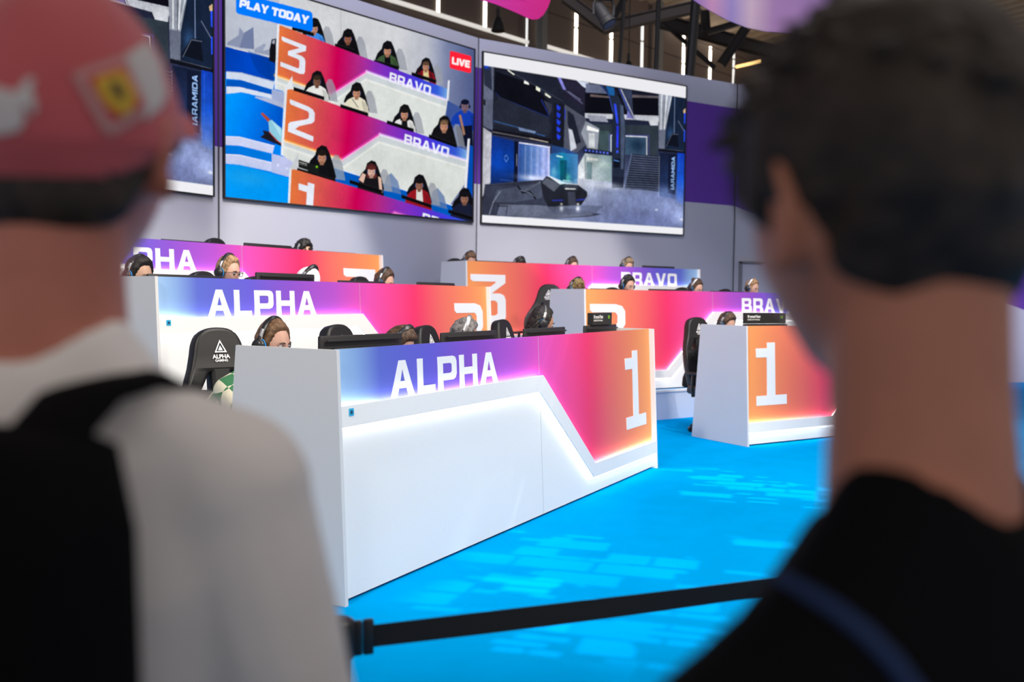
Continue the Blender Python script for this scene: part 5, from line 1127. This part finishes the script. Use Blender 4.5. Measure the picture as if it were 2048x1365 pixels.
# backpack: shaped pack, top handle and a strap over the right shoulder (local -x is his right)
bag_mat = mat('backpack_nylon', (.003, .003, .0035), .9, spec=.05, bump=.3, bscale=40)
bp = thing('backpack', 'black backpack worn by the person in the red cap and white T-shirt', 'backpack', t1.location, t1.rotation_euler.z)
mb = MB(); HS = 1.583
mb.rings([[(x*w_, .17+y_, HS-.235-dz) for x, y_ in rounded([(-1, 0), (1, 0), (.92, d_), (-.92, d_)], .3 if False else .08, 3)] for w_, dz, d_ in ((.10, -.012, .06), (.135, .0, .10), (.15, .06, .14), (.155, .20, .16), (.155, .36, .16), (.14, .42, .13))])
mb.build('pack_body', bag_mat, bp, 60)
mb = MB(); mb.box((0, .345, HS-.60), (.20, .05, .20), None, .02, 3); mb.build('front_pocket', bag_mat, bp, 40)
for s in (-1, 1):
    sp_ = [(s*.085, .235, HS-.26), (s*.082, .190, HS-.232), (s*.078, .130, HS-.206), (s*.080, .055, HS-.202), (s*.092, -.02, HS-.232), (s*.105, -.070, HS-.285), (s*.118, -.100, HS-.35), (s*.14, -.105, HS-.45), (s*.17, -.03, HS-.58), (s*.15, .12, HS-.66)]
    MB().tube(sp_, [(.034, .008), (.036, .010), (.038, .011), (.038, .011), (.038, .011), (.036, .010), (.034, .009), (.022, .004), (.014, .003), (.012, .003)], 12, up=(0, 1, 0)).build('shoulder_strap', bag_mat, bp, 60)
MB().tube([(-.04, .20, HS-.285), (-.03, .20, HS-.25), (.03, .20, HS-.25), (.04, .20, HS-.285)], .007, 8).build('carry_handle', bag_mat, bp)

# visitor in black at the right
t2, HM2, shirt2 = person('person seen from behind with short brown hair and a black shirt at right', (.262, .66, 0), RAD(220), 1.520, 'stand', head=(2, -22, 0), skin='right_man', shirt=black_tee, hair=hair_mat('hair_crop_brown', (.026, .016, .011), .6), hairfn=hair_fn(.018, nape=-.006, top=.018, wave=.012, freq=14, seed=21), extra_hair=tufts(300, .028, .011, 11, .35, .25), voxel=.006, detail=True, shoulder=.165, shz=.345, neck_off=(.010, .040), headk=1.08, nbz=.205, trap=.0)
bpy.context.view_layer.update()
SB = bvh_of([shirt2]); Wi2 = t2.matrix_world.inverted(); pp = []
for (x, y) in [(1562, 1158), (1620, 1190), (1680, 1228), (1735, 1272), (1785, 1325), (1830, 1385), (1870, 1460)]:
    h = SB.ray_cast(CAMP, ray(x, y).normalized(), 3)
    if h[0] is not None: pp.append(Wi2 @ (h[0]+h[1]*.0015))
if len(pp) > 2: MB().tube(pp, [(.0048, .0048)]*len(pp), 8).build('shirt_piping', mat('piping_blue', (.008, .03, .11), .8), shirt2, 60, 'thin blue piping across the shoulder').parent = t2

# ------------------------------------------------------------ belt barrier in front of the stage
metal_black = mat('post_black', (.02, .02, .022), .4); belt_mat = mat('belt_black', (.012, .012, .014), .8, bump=.2, bscale=300)
def post(loc, label, ang):
    t = thing('barrier_post', label, 'barrier post', loc, ang, 'posts of the belt barrier')
    MB().lathe([(.0, 0), (.17, 0), (.175, .008), (.16, .022), (.04, .034), (.0, .034)], (0, 0, 0), 32).build('base', metal_black, t)
    MB().lathe([(.0, .02), (.032, .02), (.032, .575), (.0, .575)], (0, 0, 0), 24).build('pole', metal_black, t)
    MB().lathe([(.0, .572), (.040, .572), (.042, .58), (.042, .647), (.038, .660), (.030, .665), (.0, .666)], (0, 0, 0), 24).build('cassette', metal_black, t)
    MB().box((.048, 0, .612), (.02, .02, .085), None, .003).build('belt_slot', metal_black, t)
    return t
pa = Vector((-.415, 2.225, 0)); pb = Vector((1.32, 2.93, 0)); dab = (pb-pa).normalized(); an = math.atan2(dab.y, dab.x)
post(pa, 'black barrier post at lower centre beside the white T-shirt sleeve', an); post(pb, 'black barrier post behind the person in black', an+pi)
t = thing('barrier_belt', 'black retractable belt stretched across the blue carpet', 'barrier belt', (pa.x, pa.y, 0), an)
Lb = (pb-pa).length
mb = MB(); n = 30
rr = []
for i in range(n+1):
    x = .085+(Lb-.15)*i/n; sag = -.006*sin(pi*i/n); w = .028; tw = .15*sin(i*.22)
    rr.append([(x, tw*w+.0012, .612+sag+w), (x, -tw*w+.0012, .612+sag-w), (x, -tw*w-.0012, .612+sag-w), (x, tw*w-.0012, .612+sag+w)])
mb.rings(rr); mb.build('belt', belt_mat, t, 30)
MB().box((.074, 0, .612), (.026, .018, .088), None, .004).build('belt_clip', metal_black, t)

# ------------------------------------------------------------ the exhibition hall beyond the stage wall
clad = mat('hall_cladding', (.085, .060, .048), .8, noise_amt=.15, nscale=.6)
nt = clad.node_tree; b = nt.nodes['Principled BSDF']
hp0 = Vector((-.34, 26, 0)); hd = Vector((.69, .72, 0)).normalized(); hn = Vector((hd.y, -hd.x, 0))
def hall_rect(name, a0, a1, z0, z1, d0, d1, m):
    c = hp0+hd*((a0+a1)/2)+hn*((d0+d1)/2); ang = math.atan2(hd.y, hd.x)
    mb = MB().box((c.x, c.y, (z0+z1)/2), (abs(a1-a0), abs(d1-d0), z1-z0), Matrix.Rotation(ang, 3, 'Z')); return mb.build(name, m, None, None)
hw = hall_rect('wall_hall', -26, 16, 0, 11.2, -.2, 0, clad); hw['kind'] = 'structure'
# cladding joints
mb = MB()
for z in (9.75, 10.55):
    a0, a1 = -26, 16; c = hp0+hd*((a0+a1)/2)+hn*.006; mb.box((c.x, c.y, z), (a1-a0, .012, .02), Matrix.Rotation(math.atan2(hd.y, hd.x), 3, 'Z'))
j = mb.build('trim_cladding', mat('joint_black', (.01, .008, .007), .9), None, None); j['kind'] = 'structure'
slit_mat = mat('daylight_slit', (1, 1, 1), .5, emis=5.5, ecol=(1, .90, .74))
strip_dim = mat('lit_pipe_and_slit_glow', (1, 1, 1), .5, emis=1.0, ecol=(.86, .88, .85))  # glow paints the light on steel pipes; also used for one dim slit
rail_mat = mat('rail_painted_glow', (.5, .5, .5), .5, emis=.62, ecol=(1, .95, .86))
def hall_a(px, py=60):
    w = at_plane(px, py, hp0, hn); return (w-hp0).dot(hd), w.z
nwin = [0]
def hall_strip(px, y0, y1, wpx, m, gaps=()):
    a, zt = hall_a(px, y0); _, zb = hall_a(px, y1); w = wpx/F_PX*(hp0+hd*a).y/abs(hd.x)*.8
    zs = [zb]+[hall_a(px, g)[1] for g in sorted(gaps, reverse=True)]+[zt]
    nwin[0] += 1; mb = MB(); ang = math.atan2(hd.y, hd.x)
    c = hp0+hd*a+hn*.02
    for z0, z1 in zip(zs, zs[1:]): mb.box((c.x, c.y, (z0+z1)/2), (w, .03, (z1-z0)-.06), Matrix.Rotation(ang, 3, 'Z'))
    o = mb.build('window_or_pipe_%d' % nwin[0], m, None, None); o['kind'] = 'structure'
hall_strip(876, -60, 31, 5.5, slit_mat); hall_strip(970, -60, 61, 6, slit_mat); hall_strip(782, -60, 6, 5, slit_mat)
hall_strip(1080, -20, 92, 5, slit_mat, (26,)); hall_strip(1152, 17, 170, 6, slit_mat, (56,)); hall_strip(1222, 58, 190, 6, slit_mat, (79,)); hall_strip(1284, 46, 190, 5.5, strip_dim, (83,)); hall_strip(1053, 33, 110, 3, strip_dim)
hall_strip(1367, 70, 200, 5, slit_mat, (82, 92, 128)); hall_strip(1420, 92, 200, 5, slit_mat, (98, 124, 135)); hall_strip(1467, 102, 200, 4, strip_dim, (119, 137)); hall_strip(1311, 46, 190, 3, strip_dim)
# pale rail along the cladding; the light on it is painted as glow
def hall_bar(name, p0, p1, r, m, d=.1, kind=True, label=None, cat=None):
    a0, z0 = hall_a(*p0); a1, z1 = hall_a(*p1)
    P0 = hp0+hd*a0+hn*d+Vector((0, 0, z0)); P1 = hp0+hd*a1+hn*d+Vector((0, 0, z1)); mid = P0.copy()
    mb = MB().tube([P0-mid, P1-mid], r, 8); o = mb.build(name, m, None, 30); o.location = mid
    if kind: o['kind'] = 'structure'
    else: tag(o, label, cat)
    return o
hall_bar('trim_rail', (745, -8), (1050, 86), .062, rail_mat); hall_bar('trim_rail_far', (1081, 92), (1330, 166), .062, rail_mat)
for k, (p, q) in enumerate((((1334, 50), (1370, 66)), ((1397, 76), (1433, 91)), ((1442, 94), (1450, 98)))): hall_bar('trim_eaves_light_%d' % (k+1), p, q, .06, slit_mat, .3)
col_grey = mat('column_steel', (.10, .10, .10), .5)
for k, (px, w) in enumerate(((1066, .11), (1301, .10))):
    a, _ = hall_a(px); c = hp0+hd*a+hn*.35; o = MB().box((c.x, c.y, 5.6), (w*2, w*2, 11.2), Matrix.Rotation(.8, 3, 'Z')).build('trim_column_%d' % (k+1), col_grey, None, None); o['kind'] = 'structure'
# corrugated roof over the far corner
deck = mat('roof_deck', (.34, .26, .19), .6)
l_ = bpy.data.lights.new('roof_deck_fill', 'POINT'); l_.energy = 420; l_.color = (1, .85, .68); l_.shadow_soft_size = .5; lo_ = bpy.data.objects.new('roof_deck_fill', l_); COL.objects.link(lo_); lo_.location = (9, 27, 8.2)  # added fill with no fixture, brightens the roof deck
mb = MB(); rr = []
ax = hd; ay = hn
for i in range(121):
    a = 3+i*.16; zz = 11.15+(.05 if (i//2) % 2 else -.05)
    rr.append([hp0+ax*a+ay*-.3+Vector((0, 0, zz)), hp0+ax*a+ay*16+Vector((0, 0, zz+1.4)), hp0+ax*a+ay*16+Vector((0, 0, zz+1.5)), hp0+ax*a+ay*-.3+Vector((0, 0, zz+.1))])
mb.rings(rr); o = mb.build('ceiling', deck, None, None); o['kind'] = 'structure'
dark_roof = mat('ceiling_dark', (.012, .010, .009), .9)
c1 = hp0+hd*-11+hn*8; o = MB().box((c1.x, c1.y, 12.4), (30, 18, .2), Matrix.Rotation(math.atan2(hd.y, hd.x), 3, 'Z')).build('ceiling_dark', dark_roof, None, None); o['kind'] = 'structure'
# roof beams
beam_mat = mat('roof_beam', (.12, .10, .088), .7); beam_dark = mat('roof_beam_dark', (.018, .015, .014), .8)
def beam(p, q, y, w, h, m, lb):
    """I-section beam whose ends are seen at p and q, at distance y"""
    ya, yb = y if isinstance(y, tuple) else (y, y)
    A, B = at_y(*p, ya), at_y(*q, yb); d = (B-A); L_ = d.length; x = d.normalized(); u = (Vector((0, 0, 1))-x*x.z).normalized(); v = x.cross(u)
    M = basis(x, v, u, (A+B)/2); mb = MB().box((0, 0, h/2-.015), (L_, w, .03)).box((0, 0, -h/2+.015), (L_, w, .03)).box((0, 0, 0), (L_, .03, h-.06))
    o = mb.build('roof_beam', m, None, None); o.matrix_world = M; return tag(o, lb, 'beam', 'steel roof beams above the stage wall')
beam((1205, 56), (1400, 12), 24, .30, .28, beam_mat, 'brown steel roof beam rising to the right above the science fiction screen')
beam((1130, -6), (1212, 56), 24, .26, .26, beam_mat, 'brown steel roof beam slanting down behind the stage spotlight')
beam((1225, 40), (1250, -5), 23, .16, .16, beam_dark, 'thin dark roof brace right of the stage spotlight')
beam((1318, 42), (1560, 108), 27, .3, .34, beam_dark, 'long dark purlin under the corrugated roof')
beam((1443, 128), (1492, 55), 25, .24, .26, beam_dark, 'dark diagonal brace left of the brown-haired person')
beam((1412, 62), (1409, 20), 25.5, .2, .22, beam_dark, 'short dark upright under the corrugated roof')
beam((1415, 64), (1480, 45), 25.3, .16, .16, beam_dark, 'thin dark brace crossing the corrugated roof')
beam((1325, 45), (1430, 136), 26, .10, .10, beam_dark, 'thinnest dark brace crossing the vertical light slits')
# black cables and truss legs
cable = mat('cable_black', (.006, .006, .007), .6)
for (x0, y0, x1, y1, r, lb) in ((1249, -10, 1238, 150, .040, 'thin black cable left of the dim strips above the right screen'), (1318, -10, 1311, 160, .050, 'black cable beside the steel column above the right screen'), (1393, -12, 1377, 175, .105, 'thickest black truss leg hanging down behind the stage wall')):
    A, B = at_y(x0, y0, 20), at_y(x1, y1, 20); B = A+(B-A)*1.25; o = MB().tube([Vector(), B-A], r, 10).build('hanging_cable', cable, None); o.location = A; tag(o, lb, 'cable')
hall_bar('tube_light', (1444, 139), (1492, 128), .055, mat('tube_warm', (1, .7, .3), .5, emis=1.6, ecol=(1, .62, .22)), .6, False, 'warm glowing tube light low in the far right corner', 'tube light')
# bell pendant lamps
bell = mat('bell_lamp', (.05, .05, .05), .3, metal=.6)
for (px, py, k, lb) in ((996, 63, 1.0, 'dark bell pendant lamp above the middle screen'), (1257, 148, .9, 'dark bell pendant lamp peeping over the right end of the stage wall')):
    P = at_y(px, py, 22); t = thing('pendant_lamp', lb, 'lamp', P, 0, 'bell pendant lamps')
    MB().lathe([(.155*k, 0), (.165*k, .01), (.15*k, .10*k), (.11*k, .22*k), (.06*k, .32*k), (.03*k, .34*k), (.0, .34*k), (.0, .31*k), (.05*k, .30*k), (.13*k, .10*k)], (0, 0, 0), 24).build('lamp_shade', bell, t)
    MB().tube([(0, 0, .33*k), (0, 0, .52*k)], .045*k, 10).build('lamp_holder', cable, t); MB().tube([(0, 0, .5*k), (0, 0, 12.3-P.z)], .012, 6).build('cord', cable, t)
# black stage spotlight with yoke, and a small red lit one
P = at_y(1207, 30, 12); t = thing('stage_spotlight', 'black stage spotlight hanging in its yoke above the right screen', 'spotlight', P, RAD(10))
m_ = Matrix.Rotation(RAD(-28), 4, 'Y') @ Matrix.Rotation(RAD(62), 4, 'X')
mb = MB().lathe([(.0, -.17), (.075, -.17), (.085, -.12), (.085, .06), (.10, .08), (.10, .15), (.085, .155), (.0, .14)], (0, 0, 0), 24, Matrix.Rotation(RAD(152), 3, 'Y').to_4x4() @ Matrix.Rotation(RAD(20), 4, 'X')); mb.build('lamp_head', black_matte, t)
ln_ = MB().lathe([(.0, .142), (.075, .148), (.078, .156), (.0, .158)], (0, 0, 0), 24, Matrix.Rotation(RAD(152), 3, 'Y').to_4x4() @ Matrix.Rotation(RAD(20), 4, 'X')).build('lens', mat('lens_blue', (.03, .04, .07), .25), t)
MB().tube([(.13, 0, 0), (.135, 0, .12), (.10, 0, .20), (-.10, 0, .20), (-.135, 0, .12), (-.13, 0, 0)], (.018) and [.02]*6, 8).build('yoke', black_matte, t); MB().box((0, 0, .27), (.26, .20, .13), None, .02).build('driver_box', black_plastic, t); MB().tube([(0, 0, .3), (0, 0, 3.0)], .02, 8).build('hanging_pipe', black_plastic, t)
P = at_y(1149, -6, 12); t = thing('stage_spotlight', 'small stage lamp glowing red left of the black spotlight', 'spotlight', P, 0)
MB().lathe([(.0, .0), (.05, .0), (.055, .02), (.055, .16), (.03, .2), (.0, .2)], (0, 0, 0), 20).build('lamp_head', black_plastic, t); MB().lathe([(.0, -.022), (.044, -.016), (.050, .0), (.0, .0)], (0, 0, 0), 20).build('lens', mat('lens_red', (1, .2, .15), .3, emis=1.2, ecol=(1, .25, .18)), t); MB().tube([(0, 0, .2), (0, 0, 3)], .015, 6).build('hanging_pipe', black_plastic, t)
# big curved banners overhead
def grad_mat(name, stops, axis, a, b_, rough=.7):
    m = bpy.data.materials.new(name); m.use_nodes = True; nt = m.node_tree; bs = nt.nodes['Principled BSDF']; bs.inputs['Roughness'].default_value = rough
    tc = nt.nodes.new('ShaderNodeTexCoord'); sp = nt.nodes.new('ShaderNodeSeparateXYZ'); nt.links.new(tc.outputs['Object'], sp.inputs[0]); mr = nt.nodes.new('ShaderNodeMapRange'); mr.inputs['From Min'].default_value = a; mr.inputs['From Max'].default_value = b_
    nt.links.new(sp.outputs[axis], mr.inputs[0]); r = nt.nodes.new('ShaderNodeValToRGB'); nt.links.new(mr.outputs[0], r.inputs[0]); nt.links.new(r.outputs[0], bs.inputs['Base Color'])
    e = r.color_ramp.elements; e[0].position = stops[0][0]; e[0].color = (*rgb(*stops[0][1]), 1); e[1].position = stops[-1][0]; e[1].color = (*rgb(*stops[-1][1]), 1)
    for p, c in stops[1:-1]: q = e.new(p); q.color = (*rgb(*c), 1)
    return m
def banner(outline, y, m, label, bow):
    pts = [at_y(px, py, y) for px, py in outline]; o0 = pts[0]; xs = [p.x for p in pts]; xm = (min(xs)+max(xs))/2; hw_ = (max(xs)-min(xs))/2
    lp = [(p.x-xm, p.z-o0.z) for p in pts]; me = flat_shape([lp], .02); bm = bmesh.new(); bm.from_mesh(me)
    bmesh.ops.triangulate(bm, faces=bm.faces); bmesh.ops.subdivide_edges(bm, edges=bm.edges, cuts=3, use_grid_fill=True)
    for v in bm.verts: x, z, d = v.co.x, v.co.y, v.co.z; v.co = Vector((x, bow*(x/hw_)**2+d, z))
    bm.to_mesh(me); bm.free(); o = link_mesh('banner', smooth(me, 40), m); o.location = (xm, y, o0.z); return tag(o, label, 'banner', 'curved fabric banners over the stage')
banner([(820, -220), (820, -70), (870, -32), (940, -6), (990, 8), (1030, 22), (1055, 31), (1066, 33), (1078, 30), (1088, 20), (1098, 2), (1108, -30), (1120, -220)], 15, grad_mat('banner_pink', [(0, (150, 30, 150)), (.5, (205, 20, 150)), (1, (235, 30, 130))], 0, -1.2, 1.2), 'magenta curved banner overhead at top centre', .4)
banner([(1310, -240), (1335, -20), (1372, 6), (1410, 26), (1450, 44), (1490, 57), (1530, 64), (1580, 67), (1680, 60), (1790, 30), (1880, -20), (1890, -240)], 13, grad_mat('banner_lilac', [(0, (92, 66, 150)), (.12, (120, 96, 170)), (.2, (196, 140, 170)), (.27, (150, 130, 180)), (.34, (200, 170, 180)), (.42, (160, 120, 160)), (1, (120, 90, 160))], 0, -2, 2), 'lilac and pink curved banner overhead at top right', -.4)
